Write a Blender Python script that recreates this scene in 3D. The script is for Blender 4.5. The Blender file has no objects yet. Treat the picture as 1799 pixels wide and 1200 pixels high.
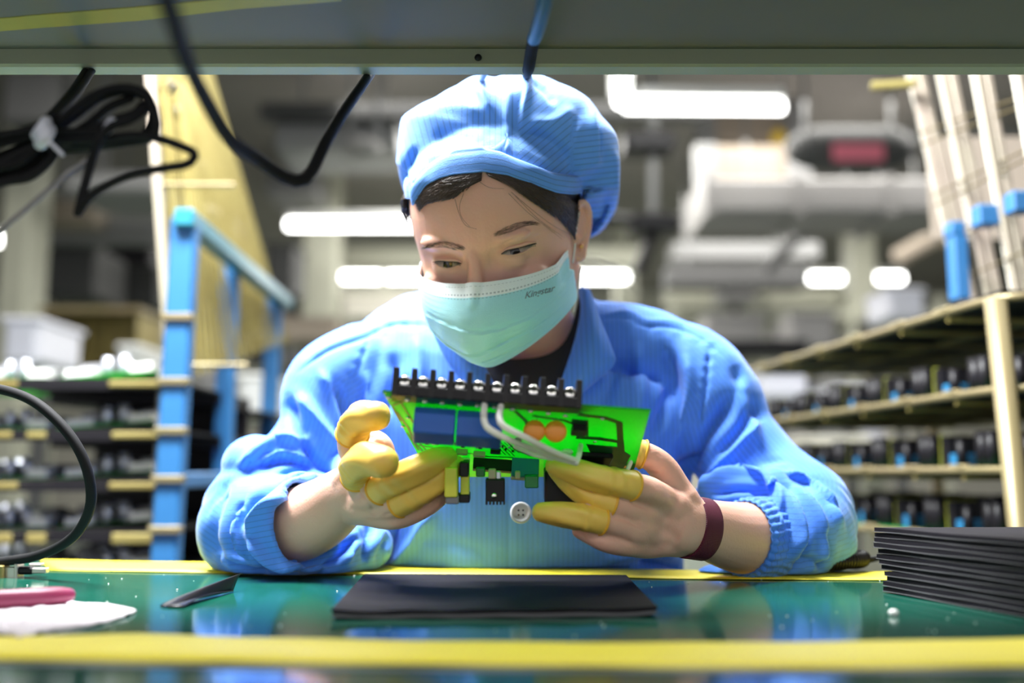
import bpy, math, random
import numpy as np
from mathutils import Vector, Matrix
from mathutils.bvhtree import BVHTree
random.seed(7); rng = np.random.default_rng(7)
scene = bpy.context.scene
COL = scene.collection

# ------------------------------------------------------------------ camera
FPX = 1749.0
PITCH = math.atan(230 / FPX)
CC, SS = math.cos(PITCH), math.sin(PITCH)
CAM = np.array([0.0, 0.0, 0.845])
cd = bpy.data.cameras.new('camera'); cam = bpy.data.objects.new('camera', cd); COL.objects.link(cam)
cam.location = CAM; cam.rotation_euler = (math.pi / 2 + PITCH, 0, 0)
cd.sensor_width = 36; cd.lens = 35.0; cd.clip_start = 0.02; cd.clip_end = 60
cd.dof.use_dof = True; cd.dof.focus_distance = 0.835; cd.dof.aperture_fstop = 2.1
scene.camera = cam
# ------------------------------------------------------------------ world, lights, exposure
w = bpy.data.worlds.new('world'); scene.world = w; w.use_nodes = True
w.node_tree.nodes['Background'].inputs[0].default_value = (0.97, 0.96, 1.0, 1)
w.node_tree.nodes['Background'].inputs[1].default_value = 0.66
scene.view_settings.view_transform = 'Standard'; scene.view_settings.look = 'None'
scene.view_settings.gamma = 1; scene.view_settings.use_curve_mapping = False
scene.view_settings.exposure = 0.38
def area(name, loc, size, sizey, power, col=(1, 1, 1), rot=(0, 0, 0)):
    l = bpy.data.lights.new(name, 'AREA'); l.shape = 'RECTANGLE'; l.size = size; l.size_y = sizey
    l.energy = power; l.color = col
    o = bpy.data.objects.new(name, l); COL.objects.link(o); o.location = loc; o.rotation_euler = rot
    return o
# lamp over the workplace, aisle lamps, bench lamp under the overhead shelf
area('lamp_over_workplace', (-0.42, 1.06, 2.18), 1.0, 0.35, 148, (0.97, 0.99, 1.0), (0, -0.34, 0))
area('lamp_over_aisle', (0.9, 2.0, 2.9), 2.4, 0.5, 60, (0.97, 1.0, 0.97))
area('lamp_over_aisle_far', (-1.2, 3.6, 2.9), 2.4, 0.5, 50, (1.0, 0.98, 0.92))
area('lamp_over_hall', (1.0, 6.5, 3.0), 4.0, 2.0, 190, (1.0, 0.98, 0.93))
area('lamp_over_hall_far', (0.0, 10.5, 3.0), 6.0, 2.0, 250, (1.0, 0.98, 0.93))
area('bench_lamp_light', (0.0, 0.30, 1.150), 1.1, 0.05, 1.3, (1.0, 0.98, 0.96))

# ------------------------------------------------------------------ helpers
def P(px, py, Y):
    x = (px - 899.5) / FPX; u = (600 - py) / FPX
    d = np.array([x, CC - SS * u, SS + CC * u])
    return CAM + d * (Y / d[1])
def T(px, py, z=0.75):
    x = (px - 899.5) / FPX; u = (600 - py) / FPX
    d = np.array([x, CC - SS * u, SS + CC * u])
    return CAM + d * ((z - CAM[2]) / d[2])
def proj(p):
    q = np.asarray(p) - CAM
    f = q[..., 1] * CC + q[..., 2] * SS; u = -q[..., 1] * SS + q[..., 2] * CC
    return np.stack([899.5 + FPX * q[..., 0] / f, 600 - FPX * u / f], -1)

def mat(name, rgb, rough=0.5, metal=0.0, var=0.08, scale=40.0, bump=0.0, bscale=200.0, sss=0.0, sheen=0.0, spec=0.5,
        coat=0.0, emit=0.0, rgb2=None, aniso=None):
    m = bpy.data.materials.new(name); m.use_nodes = True; nt = m.node_tree; b = nt.nodes['Principled BSDF']
    tc = nt.nodes.new('ShaderNodeTexCoord')
    src = tc.outputs['Object']
    if aniso:
        mp = nt.nodes.new('ShaderNodeMapping'); mp.inputs['Scale'].default_value = aniso
        nt.links.new(src, mp.inputs[0]); src = mp.outputs[0]
    n = nt.nodes.new('ShaderNodeTexNoise'); n.inputs['Scale'].default_value = scale; n.inputs['Detail'].default_value = 4
    nt.links.new(src, n.inputs['Vector'])
    r = nt.nodes.new('ShaderNodeMix'); r.data_type = 'RGBA'
    c2 = rgb2 or tuple(min(1, c * (1 + var)) for c in rgb)
    c1 = rgb if rgb2 else tuple(c * (1 - var) for c in rgb)
    r.inputs[6].default_value = (*c1, 1); r.inputs[7].default_value = (*c2, 1)
    nt.links.new(n.outputs['Fac'], r.inputs[0]); nt.links.new(r.outputs[2], b.inputs['Base Color'])
    b.inputs['Roughness'].default_value = rough; b.inputs['Metallic'].default_value = metal
    b.inputs['Specular IOR Level'].default_value = spec
    if sss:
        b.inputs['Subsurface Weight'].default_value = sss; b.inputs['Subsurface Radius'].default_value = (1.0, 0.35, 0.2)
        b.inputs['Subsurface Scale'].default_value = 0.006
    if sheen: b.inputs['Sheen Weight'].default_value = sheen; b.inputs['Sheen Roughness'].default_value = .4
    if coat: b.inputs['Coat Weight'].default_value = coat; b.inputs['Coat Roughness'].default_value = .08
    if emit:
        b.inputs['Emission Color'].default_value = (*rgb, 1); b.inputs['Emission Strength'].default_value = emit
    if bump:
        n2 = nt.nodes.new('ShaderNodeTexNoise'); n2.inputs['Scale'].default_value = bscale; n2.inputs['Detail'].default_value = 3
        nt.links.new(src, n2.inputs['Vector'])
        bp = nt.nodes.new('ShaderNodeBump'); bp.inputs['Strength'].default_value = 1.0; bp.inputs['Distance'].default_value = bump
        nt.links.new(n2.outputs['Fac'], bp.inputs['Height']); nt.links.new(bp.outputs[0], b.inputs['Normal'])
    return m

def mesh(name, v, f, m, parent=None, smooth=False):
    me = bpy.data.meshes.new(name)
    me.from_pydata([tuple(map(float, p)) for p in v] if not isinstance(v, np.ndarray) else v.tolist(), [], f)
    me.update(); 
    if m: me.materials.append(m)
    if smooth: me.polygons.foreach_set('use_smooth', [True] * len(me.polygons))
    o = bpy.data.objects.new(name, me); COL.objects.link(o)
    if parent: put(o, parent)
    return o
def put(o, parent):
    o.parent = parent
    if parent.type == 'EMPTY' or True:
        o.matrix_parent_inverse = Matrix.Translation(-Vector(parent.location)) if not parent.rotation_euler[2] else parent.matrix_basis.inverted()
def thing(name, label, cat, loc=(0, 0, 0), group=None):
    o = bpy.data.objects.new(name, None); o.empty_display_size = .05; COL.objects.link(o)
    o.location = tuple(map(float, loc)); o['label'] = label; o['category'] = cat
    if group: o['group'] = group
    return o
def tag(o, label, cat=None, group=None, kind=None):
    o['label'] = label
    if cat: o['category'] = cat
    if group: o['group'] = group
    if kind: o['kind'] = kind
    return o
def dup(root, delta, label=None, group=None):
    """copy a thing with its parts and sub-parts, moved by delta"""
    r = root.copy(); COL.objects.link(r); r.location = Vector(root.location) + Vector(delta)
    if label: r['label'] = label
    if group: r['group'] = group
    for ch in root.children:
        c = ch.copy(); COL.objects.link(c); c.parent = r
        for g in ch.children:
            d = g.copy(); COL.objects.link(d); d.parent = c
    return r

class MB:
    def __init__(s): s.v = []; s.f = []
    def add(s, v, f):
        k = len(s.v); s.v += [tuple(map(float, p)) for p in v]; s.f += [tuple(i + k for i in q) for q in f]; return s
    def box(s, a, b, bev=0.0):
        a = np.array(a, float); b = np.array(b, float); lo = np.minimum(a, b); hi = np.maximum(a, b)
        return s.frame(lo, [hi[0] - lo[0], 0, 0], [0, hi[1] - lo[1], 0], [0, 0, hi[2] - lo[2]], bev)
    def frame(s, o, e1, e2, e3, bev=0.0):
        """box from corner o along three edge vectors; bev chamfers its edges"""
        o, e1, e2, e3 = (np.array(q, float) for q in (o, e1, e2, e3))
        if not bev:
            v = [o + i * e1 + j * e2 + k * e3 for k in (0, 1) for j in (0, 1) for i in (0, 1)]
            return s.add(v, [(0, 2, 3, 1), (4, 5, 7, 6), (0, 1, 5, 4), (2, 6, 7, 3), (0, 4, 6, 2), (1, 3, 7, 5)])
        L = [np.linalg.norm(e) for e in (e1, e2, e3)]; u = [e / l for e, l in zip((e1, e2, e3), L)]
        c = o + (e1 + e2 + e3) / 2; h = [l / 2 for l in L]; bv = min(bev, min(h) * .9); V = []; idx = {}
        for sx in (-1, 1):
            for sy in (-1, 1):
                for sz in (-1, 1):
                    for ax in range(3):
                        d = [h[i] - (bv if i != ax else 0) for i in range(3)]
                        idx[(sx, sy, sz, ax)] = len(V); V.append(c + sx * d[0] * u[0] + sy * d[1] * u[1] + sz * d[2] * u[2])
        Fc = []
        for ax in range(3):
            for sg in (-1, 1):
                o2 = [i for i in range(3) if i != ax]; q = []
                for a, b in ((-1, -1), (1, -1), (1, 1), (-1, 1)):
                    k = [0, 0, 0]; k[ax] = sg; k[o2[0]] = a; k[o2[1]] = b; q.append(idx[(*k, ax)])
                Fc.append(tuple(q if (sg > 0) ^ (ax == 1) else q[::-1]))
        for ax in range(3):
            o2 = [i for i in range(3) if i != ax]
            for a in (-1, 1):
                for b in (-1, 1):
                    k1 = [0, 0, 0]; k2 = [0, 0, 0]; k1[ax] = -1; k2[ax] = 1
                    for k in (k1, k2): k[o2[0]] = a; k[o2[1]] = b
                    Fc.append((idx[(*k1, o2[0])], idx[(*k2, o2[0])], idx[(*k2, o2[1])], idx[(*k1, o2[1])]))
        for sx in (-1, 1):
            for sy in (-1, 1):
                for sz in (-1, 1): Fc.append(tuple(idx[(sx, sy, sz, ax)] for ax in range(3)))
        return s.add(V, Fc)
    def tube(s, path, r, seg=8, cap=True, ref=None, rot=0.0, dome=False):
        v, f = tube(path, r, seg, cap, ref, rot, dome); return s.add(v, f)
    def cyl(s, a, b, r, seg=12, r2=None):
        return s.tube([a, b], [r, r if r2 is None else r2], seg)
    def ball(s, c, r, nu=12, nv=8, R=None):
        v, f = ball(c, r, nu, nv, R); return s.add(v, f)
    def build(s, name, m, parent=None, smooth=False): return mesh(name, s.v, s.f, m, parent, smooth)

def nrm(a): a = np.asarray(a, float); return a / (np.linalg.norm(a, axis=-1, keepdims=True) + 1e-12)
def catmull(pts, n):
    p = np.array(pts, float); k = len(p)
    if k < 3:
        t = np.linspace(0, 1, n)[:, None]; return p[0] * (1 - t) + p[-1] * t
    d = np.r_[0, np.cumsum(np.linalg.norm(np.diff(p[:, :3], axis=0), axis=1))]
    out = []
    e = np.vstack([2 * p[0] - p[1], p, 2 * p[-1] - p[-2]])
    for t in np.linspace(0, d[-1], n):
        i = min(max(np.searchsorted(d, t, 'right') - 1, 0), k - 2); u = (t - d[i]) / (d[i + 1] - d[i] + 1e-12)
        a, b, c_, q = e[i], e[i + 1], e[i + 2], e[i + 3]
        out.append(.5 * (2 * b + (c_ - a) * u + (2 * a - 5 * b + 4 * c_ - q) * u * u + (3 * b - a - 3 * c_ + q) * u ** 3))
    return np.array(out)
def tube(path, r, seg=12, cap=True, ref=None, rot=0.0, dome=False):
    """tube along a path; r scalar, (n,) or (n,2) = half width across, half width along ref. dome closes with round ends"""
    p = np.array(path, float); n = len(p); r = np.array(r, float)
    if r.ndim == 0: r = np.full(n, float(r))
    if r.ndim == 1: r = np.stack([r, r], 1)
    if dome:
        def ends(p0, p1, r0):
            d = nrm(p0 - p1); P_, R_ = [], []
            for a in (.35, .7, .92):
                P_.append(p0 + d * r0.min() * math.sin(a * math.pi / 2)); R_.append(r0 * math.cos(a * math.pi / 2))
            return P_, R_
        a, b = ends(p[-1], p[-2], r[-1]); c, d = ends(p[0], p[1], r[0])
        p = np.vstack([c[::-1], p, a]); r = np.vstack([d[::-1], r, b]); n = len(p)
    t = np.gradient(p, axis=0) if n > 2 else np.array([p[1] - p[0]] * 2); t = nrm(t)
    fixed = ref is not None
    rf = np.array(ref if fixed else (0, 0, 1.0), float)
    if not fixed and abs(t[0] @ rf) > .9: rf = np.array([1.0, 0, 0])
    V = []; b0 = None
    ang = np.linspace(0, 2 * math.pi, seg, endpoint=False) + rot
    for i in range(n):
        q = rf if (fixed or b0 is None) else b0
        b0 = nrm(q - (q @ t[i]) * t[i]); a0 = np.cross(t[i], b0)
        V.append(p[i] + np.outer(np.cos(ang) * r[i, 0], a0) + np.outer(np.sin(ang) * r[i, 1], b0))
    V = np.vstack(V); Fc = []
    for i in range(n - 1):
        for j in range(seg):
            k = (j + 1) % seg; Fc.append((i * seg + j, i * seg + k, (i + 1) * seg + k, (i + 1) * seg + j))
    if cap: Fc.append(tuple(range(seg))[::-1]); Fc.append(tuple((n - 1) * seg + j for j in range(seg)))
    return V, Fc
def ball(c, r, nu=16, nv=10, R=None):
    c = np.array(c, float); r = np.array([r] * 3 if np.ndim(r) == 0 else r, float); V = [[0, 0, 1.0]]
    for i in range(1, nv):
        a = math.pi * i / nv
        for j in range(nu):
            b = 2 * math.pi * j / nu; V.append([math.sin(a) * math.cos(b), math.sin(a) * math.sin(b), math.cos(a)])
    V.append([0, 0, -1.0]); V = np.array(V) * r
    if R is not None: V = V @ np.array(R).T
    Fc = [(0, 1 + j, 1 + (j + 1) % nu) for j in range(nu)]
    for i in range(nv - 2):
        for j in range(nu):
            a = 1 + i * nu + j; b = 1 + i * nu + (j + 1) % nu; Fc.append((a, a + nu, b + nu, b))
    e = len(V) - 1; Fc += [(e, 1 + (nv - 2) * nu + (j + 1) % nu, 1 + (nv - 2) * nu + j) for j in range(nu)]
    return V + c, Fc
def limb(ctrl, n=24, seg=24, dome=True):
    """image-shaped limb: control rows (px, py, Y, half width px, half depth px); returns solid"""
    c = np.array([[*P(a, b, Y), rw * Y / FPX, rd * Y / FPX] for a, b, Y, rw, rd in ctrl])
    s = catmull(c, n)
    return tube(s[:, :3], s[:, 3:5], seg, True, (0, 1, 0), 0, dome)
def grid(fn, nu, nv, closed_u=False):
    V = [fn(i / (nu if closed_u else nu - 1), j / (nv - 1)) for j in range(nv) for i in range(nu)]
    Fc = []
    for j in range(nv - 1):
        for i in range(nu if closed_u else nu - 1):
            k = (i + 1) % nu; Fc.append((j * nu + i, j * nu + k, (j + 1) * nu + k, (j + 1) * nu + i))
    return np.array(V), Fc
def solid(o, th, off=-1.0):
    m = o.modifiers.new('thickness', 'SOLIDIFY'); m.thickness = th; m.offset = off; return o
def remesh(mb, voxel):
    """join overlapping closed shapes into one continuous surface; returns verts, quads"""
    me = bpy.data.meshes.new('tmp'); me.from_pydata(mb.v, [], mb.f); me.update()
    o = bpy.data.objects.new('tmp', me); COL.objects.link(o)
    md = o.modifiers.new('r', 'REMESH'); md.mode = 'VOXEL'; md.voxel_size = voxel
    dg = bpy.context.evaluated_depsgraph_get(); ev = o.evaluated_get(dg); m2 = ev.to_mesh()
    v = np.empty(len(m2.vertices) * 3); m2.vertices.foreach_get('co', v); v = v.reshape(-1, 3)
    nf = len(m2.polygons); lt = np.empty(nf, int); m2.polygons.foreach_get('loop_total', lt)
    li = np.empty(lt.sum(), int); m2.loops.foreach_get('vertex_index', li)
    ev.to_mesh_clear(); bpy.data.objects.remove(o); bpy.data.meshes.remove(me)
    if (lt == 4).all(): f = li.reshape(-1, 4)
    else:
        st = np.r_[0, np.cumsum(lt)[:-1]]; f = np.array([[li[s + min(k, l - 1)] for k in range(4)] for s, l in zip(st, lt)])
    return v, f
def smooth(v, f, it, lam=.5, mask=None):
    a = np.concatenate([f[:, 0], f[:, 1], f[:, 2], f[:, 3]]); b = np.concatenate([f[:, 1], f[:, 2], f[:, 3], f[:, 0]])
    i = np.r_[a, b]; j = np.r_[b, a]; cnt = np.bincount(i, minlength=len(v))[:, None]; cnt[cnt == 0] = 1
    v = v.copy()
    for _ in range(it):
        s = np.stack([np.bincount(i, v[j, k], minlength=len(v)) for k in range(3)], 1) / cnt
        d = lam * (s - v)
        v += d if mask is None else d * mask[:, None]
    return v
def normals(v, f):
    n = np.cross(v[f[:, 2]] - v[f[:, 0]], v[f[:, 3]] - v[f[:, 1]])
    out = np.stack([sum(np.bincount(f[:, c], n[:, k], minlength=len(v)) for c in range(4)) for k in range(3)], 1)
    return nrm(out)
def polydist(q, pts):
    """distance from points q (n,2) to polyline, signed side, and param along"""
    best = np.full(len(q), 1e9); side = np.zeros(len(q)); par = np.zeros(len(q)); p = np.array(pts, float)
    L = np.linalg.norm(np.diff(p, axis=0), axis=1); tot = L.sum(); acc = 0
    for i in range(len(p) - 1):
        d = p[i + 1] - p[i]; t = np.clip(((q - p[i]) @ d) / (d @ d + 1e-9), 0, 1)
        e = q - (p[i] + t[:, None] * d); dist = np.hypot(e[:, 0], e[:, 1]); m = dist < best
        best[m] = dist[m]; side[m] = np.sign(d[0] * e[m, 1] - d[1] * e[m, 0]); par[m] = (acc + t[m] * L[i]) / tot; acc += L[i]
    return best, side, par
def sculpt(v, f, strokes, face=True):
    """carve folds: each stroke (image polyline, width px, height m, kind) moves the surface along its normal"""
    n = normals(v, f); q = proj(v); tc = nrm(CAM - v)
    w0 = np.clip((n * tc).sum(1) * 3, 0, 1) if face else np.ones(len(v))
    dsp = np.zeros(len(v))
    for pts, wd, amp, kind in strokes:
        p = catmull(np.array(pts, float), max(8, len(pts) * 5)) if len(pts) > 2 else np.array(pts, float)
        lo = p.min(0) - 4 * wd; hi = p.max(0) + 4 * wd
        m = np.where((q > lo).all(1) & (q < hi).all(1) & (w0 > 0))[0]
        if not len(m): continue
        d, sd, t = polydist(q[m], p); tap = np.clip(np.minimum(t, 1 - t) * 5 + .15, 0, 1) if kind != 'c' else 1.0
        if kind in 'gc': h = np.exp(-(d / wd) ** 2)
        elif kind == 'v': h = np.exp(-d / wd)
        elif kind == 's': h = np.where(sd > 0, np.exp(-(d / (1.6 * wd)) ** 2), -np.exp(-(d / (.5 * wd)) ** 2)) * np.where(d < 4 * wd, 1, 0); h = h * np.clip(d / 1.0, .0, 1)
        dsp[m] += amp * h * tap * w0[m]
    return v + n * dsp[:, None]
def bigmesh(name, v, f, m, parent=None, smooth_=True):
    me = bpy.data.meshes.new(name); me.vertices.add(len(v)); me.vertices.foreach_set('co', v.astype(np.float32).ravel())
    f = np.asarray(f); me.loops.add(f.size); me.loops.foreach_set('vertex_index', f.astype(np.int32).ravel())
    me.polygons.add(len(f)); me.polygons.foreach_set('loop_start', np.arange(0, f.size, 4, dtype=np.int32))
    me.update(calc_edges=True); me.validate()
    me.polygons.foreach_set('use_smooth', [smooth_] * len(me.polygons)); me.materials.append(m)
    o = bpy.data.objects.new(name, me); COL.objects.link(o)
    if parent: put(o, parent)
    return o
class Surf:
    """projects picture points onto a built surface"""
    def __init__(s, v, f): s.t = BVHTree.FromPolygons([tuple(p) for p in v], [tuple(int(i) for i in q) for q in f])
    def at(s, px, py, off=0.0, Y=.9):
        d = nrm(P(px, py, 1.0) - CAM); h = s.t.ray_cast(Vector(CAM), Vector(d))
        if h[0] is None: return P(px, py, Y), -d
        n = np.array(h[1]); n = n if n @ d < 0 else -n
        return np.array(h[0]) + n * off, n
    def near(s, p, off=0.0):
        h = s.t.find_nearest(Vector(p)); n = np.array(h[1]); return np.array(h[0]) + n * off, n
# ------------------------------------------------------------------ materials
M = {}
M['floor'] = mat('floor_paint', (.16, .20, .17), .35, scale=3)
M['ceil'] = mat('ceiling_concrete', (.20, .185, .17), .9, scale=2, var=.25)
M['wallm'] = mat('wall_paint', (.55, .53, .47), .8, scale=2, var=.15)
M['beam'] = mat('beam_paint', (.40, .40, .32), .6, scale=5)
M['darkduct'] = mat('dark_sheet', (.055, .055, .055), .6, scale=5)
M['greyduct'] = mat('grey_sheet', (.22, .22, .22), .5, scale=5)
M['whiteduct'] = mat('white_sheet', (.26, .25, .245), .5, scale=5)
M['beige'] = mat('beige_panel', (.30, .25, .20), .8, scale=5)
M['black'] = mat('black_plastic', (.008, .007, .009), .42, scale=60, spec=.28)
M['blackrubber'] = mat('black_rubber', (.012, .011, .012), .65, scale=90, bump=.0002, bscale=400, spec=.25)
M['tube'] = mat('lamp_tube_glow', (1, 1, .97), .3, emit=9)
M['lampbody'] = mat('lamp_body', (.8, .8, .78), .4)
M['pink'] = mat('pink_sticker', (.75, .18, .25), .5)
M['yellowdot'] = mat('yellow_sticker', (.75, .5, .03), .5)
M['gold'] = mat('yellow_zinc', (.21, .15, .04), .42, metal=.4, scale=14, rgb2=(.36, .31, .11))
M['zinc'] = mat('pale_zinc', (.17, .15, .06), .4, metal=.4, scale=9, rgb2=(.23, .17, .10))
M['palez'] = mat('pale_slat', (.30, .30, .20), .4, metal=.2, scale=9, rgb2=(.40, .30, .27))
M['blue'] = mat('blue_enamel', (.022, .125, .30), .42, scale=8, var=.12)
M['teal'] = mat('teal_enamel', (.02, .16, .22), .3, scale=8)
M['table'] = mat('green_bench_mat', (.005, .068, .045), .12, scale=30, var=.12, bump=.00003, bscale=60, spec=.6)
M['tape'] = mat('yellow_tape', (.84, .71, .03), .5, scale=25, var=.06, bump=.0001, bscale=40)
M['greyedge'] = mat('grey_edge', (.20, .22, .22), .6)
M['shelfp'] = mat('shelf_paint', (.15, .145, .12), .75, scale=4, var=.12)
M['shelflip'] = mat('shelf_lip_paint', (.34, .37, .27), .6, scale=6, var=.1)
M['olive'] = mat('olive_tape', (.34, .30, .05), .5)
M['pcb'] = mat('green_solder_mask', (.004, .11, .012), .3, scale=30, var=.12, spec=.5)
_nt = M['pcb'].node_tree; _b = _nt.nodes['Principled BSDF']; _o = [n for n in _nt.nodes if n.type == 'OUTPUT_MATERIAL'][0]
_t = _nt.nodes.new('ShaderNodeBsdfTranslucent'); _t.inputs[0].default_value = (.05, .72, .07, 1); _m = _nt.nodes.new('ShaderNodeMixShader'); _m.inputs[0].default_value = .42
_nt.links.new(_b.outputs[0], _m.inputs[1]); _nt.links.new(_t.outputs[0], _m.inputs[2]); _nt.links.new(_m.outputs[0], _o.inputs[0])
M['pcbdark'] = mat('dark_green_solder_mask', (.010, .20, .05), .35, scale=30)
M['trace'] = mat('dark_green_trace', (.004, .09, .018), .35)
M['mark'] = mat('white_print', (.75, .8, .75), .5)
M['solder'] = mat('solder', (.75, .75, .72), .25, metal=.9)
M['chrome'] = mat('chrome', (.85, .83, .80), .18, metal=1.0)
M['relay'] = mat('blue_relay_plastic', (.018, .11, .48), .38, scale=50)
M['capblue'] = mat('blue_capacitor', (.02, .16, .34), .4)
M['varistor'] = mat('orange_varistor', (.78, .26, .02), .4)
M['white'] = mat('white_plastic', (.78, .78, .76), .4)
M['cream'] = mat('cream_plastic', (.74, .70, .60), .45)
M['whitesleeve'] = mat('white_cable_sleeve', (.80, .80, .74), .4)
M['ytape'] = mat('yellow_transformer_tape', (.72, .68, .06), .4)
M['oldyellow'] = mat('dull_yellow_tape', (.36, .38, .03), .5)
M['bronze'] = mat('bronze_wire', (.10, .075, .03), .45, metal=.3)
M['grey'] = mat('grey_ferrite', (.20, .20, .22), .6)
M['tan'] = mat('tan_chip', (.50, .38, .30), .5)
M['silver'] = mat('silver_can', (.70, .72, .80), .35, metal=.6)
M['label'] = mat('pale_sticker', (.70, .70, .78), .5)

# ------------------------------------------------------------------ room
def struct(name, a, b, m):
    o = MB().box(a, b).build(name, m); o['kind'] = 'structure'; return o
struct('floor', (-8, -3, -.1), (8, 13.5, 0), M['floor'])
struct('ceiling', (-8, -1.2, 3.3), (8, 13.5, 3.4), M['ceil'])
struct('wall_back', (-8, 13.4, 0), (8, 13.5, 3.3), M['wallm'])
struct('wall_left', (-8.1, -3, 0), (-8, 13.5, 3.3), M['wallm'])
struct('wall_right', (8, -3, 0), (8.1, 13.5, 3.3), M['wallm'])
def pbox(mb, x0, y0, x1, y1, Y, dep, bev=0):
    """a box whose front face spans the given picture rectangle at distance Y"""
    a = P(x0, y1, Y); b = P(x1, y0, Y); a[1] = Y; b[1] = Y + dep; b[2] = min(b[2], 3.298); a[2] = min(a[2], b[2] - .02)
    return mb.box((a[0], Y, a[2]), (b[0], Y + dep, b[2]), bev)
# columns
for i, (x0, x1, Y, lab) in enumerate(((528, 592, 7.6, 0), (1497, 1543, 8.2, 1), (1082, 1118, 9.6, 2), (-8, 46, 5.2, 3))):
    a = P(x0, 500, Y); b = P(x1, 500, Y)
    c = MB().box((a[0], Y, 0), (b[0], Y + .25, 3.3), .02).build('column', M['beam']); c['kind'] = 'structure'
# cross beams under the ceiling
for (x0, y0, x1, y1, Y, m) in ((430, 434, 1130, 468, 8.3, 'beam'), (60, 540, 780, 585, 8.6, 'beam'), (1170, 505, 1620, 538, 8.6, 'beam'),
                              (455, 180, 1250, 205, 5.6, 'darkduct'), (0, 380, 420, 425, 5.8, 'greyduct')):
    mb = MB(); pbox(mb, x0, y0, x1, y1, Y, .12); o = mb.build('trim', M[m]); o['kind'] = 'structure'

def hang(t, lo, hi):
    for q in (.15, .85):
        x = lo[0] + (hi[0] - lo[0]) * q; y = (lo[1] + hi[1]) / 2; k = hi[2] - .02 if hi[0] - lo[0] > .5 or hi[2] - lo[2] < .3 else hi[2] - .02
        if k < 3.28: MB().box((x - .01, y - .01, k), (x + .01, y + .01, 3.3)).build('hanger', M['greyduct'], t)
def simple(name, label, cat, m, build, group=None):
    mb = MB(); build(mb); v = np.array(mb.v); lo, hi = v.min(0), v.max(0); t = thing(name, label, cat, (lo + hi) / 2, group)
    mb.build('body', M[m], t); hang(t, lo, hi)
t = thing('air_duct', 'long white rectangular air duct high on the right behind the cap', 'duct', P(1460, 345, 6.0))
mb = MB(); pbox(mb, 1240, 312, 1740, 372, 6.0, .6, .02); mb.build('duct_body', M['whiteduct'], t)
hang(t, P(1240, 320, 6.2), P(1740, 318, 6.4))
for x in (1240, 1400, 1560): mb = MB(); pbox(mb, x, 306, x + 12, 378, 5.98, .64); mb.build('flange', M['whiteduct'], t)
t = thing('air_unit', 'rounded dark grey ceiling air unit with a pink sticker', 'air unit', P(1490, 265, 5.4))
MB().tube(catmull([P(1385, 262, 5.7), P(1440, 262, 5.7), P(1600, 262, 5.7)], 10), [.06, .10, .125, .13, .13, .13, .13, .13, .12, .07], 16).build('unit_body', M['darkduct'], t, True)
mb = MB(); pbox(mb, 1465, 252, 1552, 282, 5.545, .01); mb.build('sticker', M['pink'], t)
hang(t, P(1385, 265, 5.6), P(1600, 245, 5.6))
t = thing('ceiling_panel', 'beige hanging panel framed by dark posts, with a round yellow sticker', 'panel', P(1315, 215, 6.3))
mb = MB(); pbox(mb, 1256, 100, 1380, 312, 6.4, .05); mb.build('panel_sheet', M['beige'], t)
mb = MB(); pbox(mb, 1226, 90, 1254, 330, 6.35, .12); mb.build('post', M['greyduct'], t)
mb = MB(); pbox(mb, 1384, 90, 1412, 308, 6.35, .12); mb.build('post', M['greyduct'], t)
MB().cyl(P(1368, 240, 6.33), P(1368, 240, 6.34) + [0, .02, 0], .045, 16).build('sticker', M['yellowdot'], t)
t = thing('hanging_rig', 'black hanging box on a rod with a lower black arm, right of the cap', 'rig', P(1143, 240, 5.0))
mb = MB(); pbox(mb, 1096, 226, 1188, 262, 5.0, .2, .02); mb.build('box_head', M['black'], t)
MB().tube([P(1146, 60, 5.1), P(1148, 385, 5.1)], .022, 8).build('rod', M['greyduct'], t)
q_ = P(1146, 60, 5.1); MB().box((q_[0] - .02, q_[1] - .02, q_[2] - .02), (q_[0] + .02, q_[1] + .02, 3.3)).build('rod', M['greyduct'], t)
mb = MB(); pbox(mb, 1110, 372, 1196, 404, 5.0, .2, .02); mb.build('lower_box', M['black'], t)
MB().tube([P(1040, 384, 5.1), P(1120, 388, 5.1)], .03, 8).build('arm', M['black'], t)
MB().tube([P(1150, 404, 5.1), P(1120, 480, 5.1)], .035, 8).build('arm', M['black'], t)
simple('cable_tray', 'dark cable tray running across below the white duct', 'tray', 'darkduct', lambda m: pbox(m, 1175, 462, 1420, 500, 7.4, .3))
simple('cable_tray', 'bluish grey cable tray just above the dark one', 'tray', 'greyduct', lambda m: pbox(m, 1185, 425, 1440, 452, 7.6, .3))
simple('cable_tray', 'grey beam-like tray under the ceiling at upper right', 'tray', 'greyduct', lambda m: pbox(m, 1400, 200, 1800, 228, 6.9, .3))
simple('pipe', 'dark grey pipe slanting down from the white duct', 'pipe', 'darkduct', lambda m: m.tube([P(1440, 375, 6.8), P(1345, 475, 7.0)], .045, 10))
simple('pipe', 'long pale pipe slanting up to the right behind the right rack', 'pipe', 'beige', lambda m: m.tube([P(1575, 455, 7.6), P(1800, 330, 7.0)], .07, 10))
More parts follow.
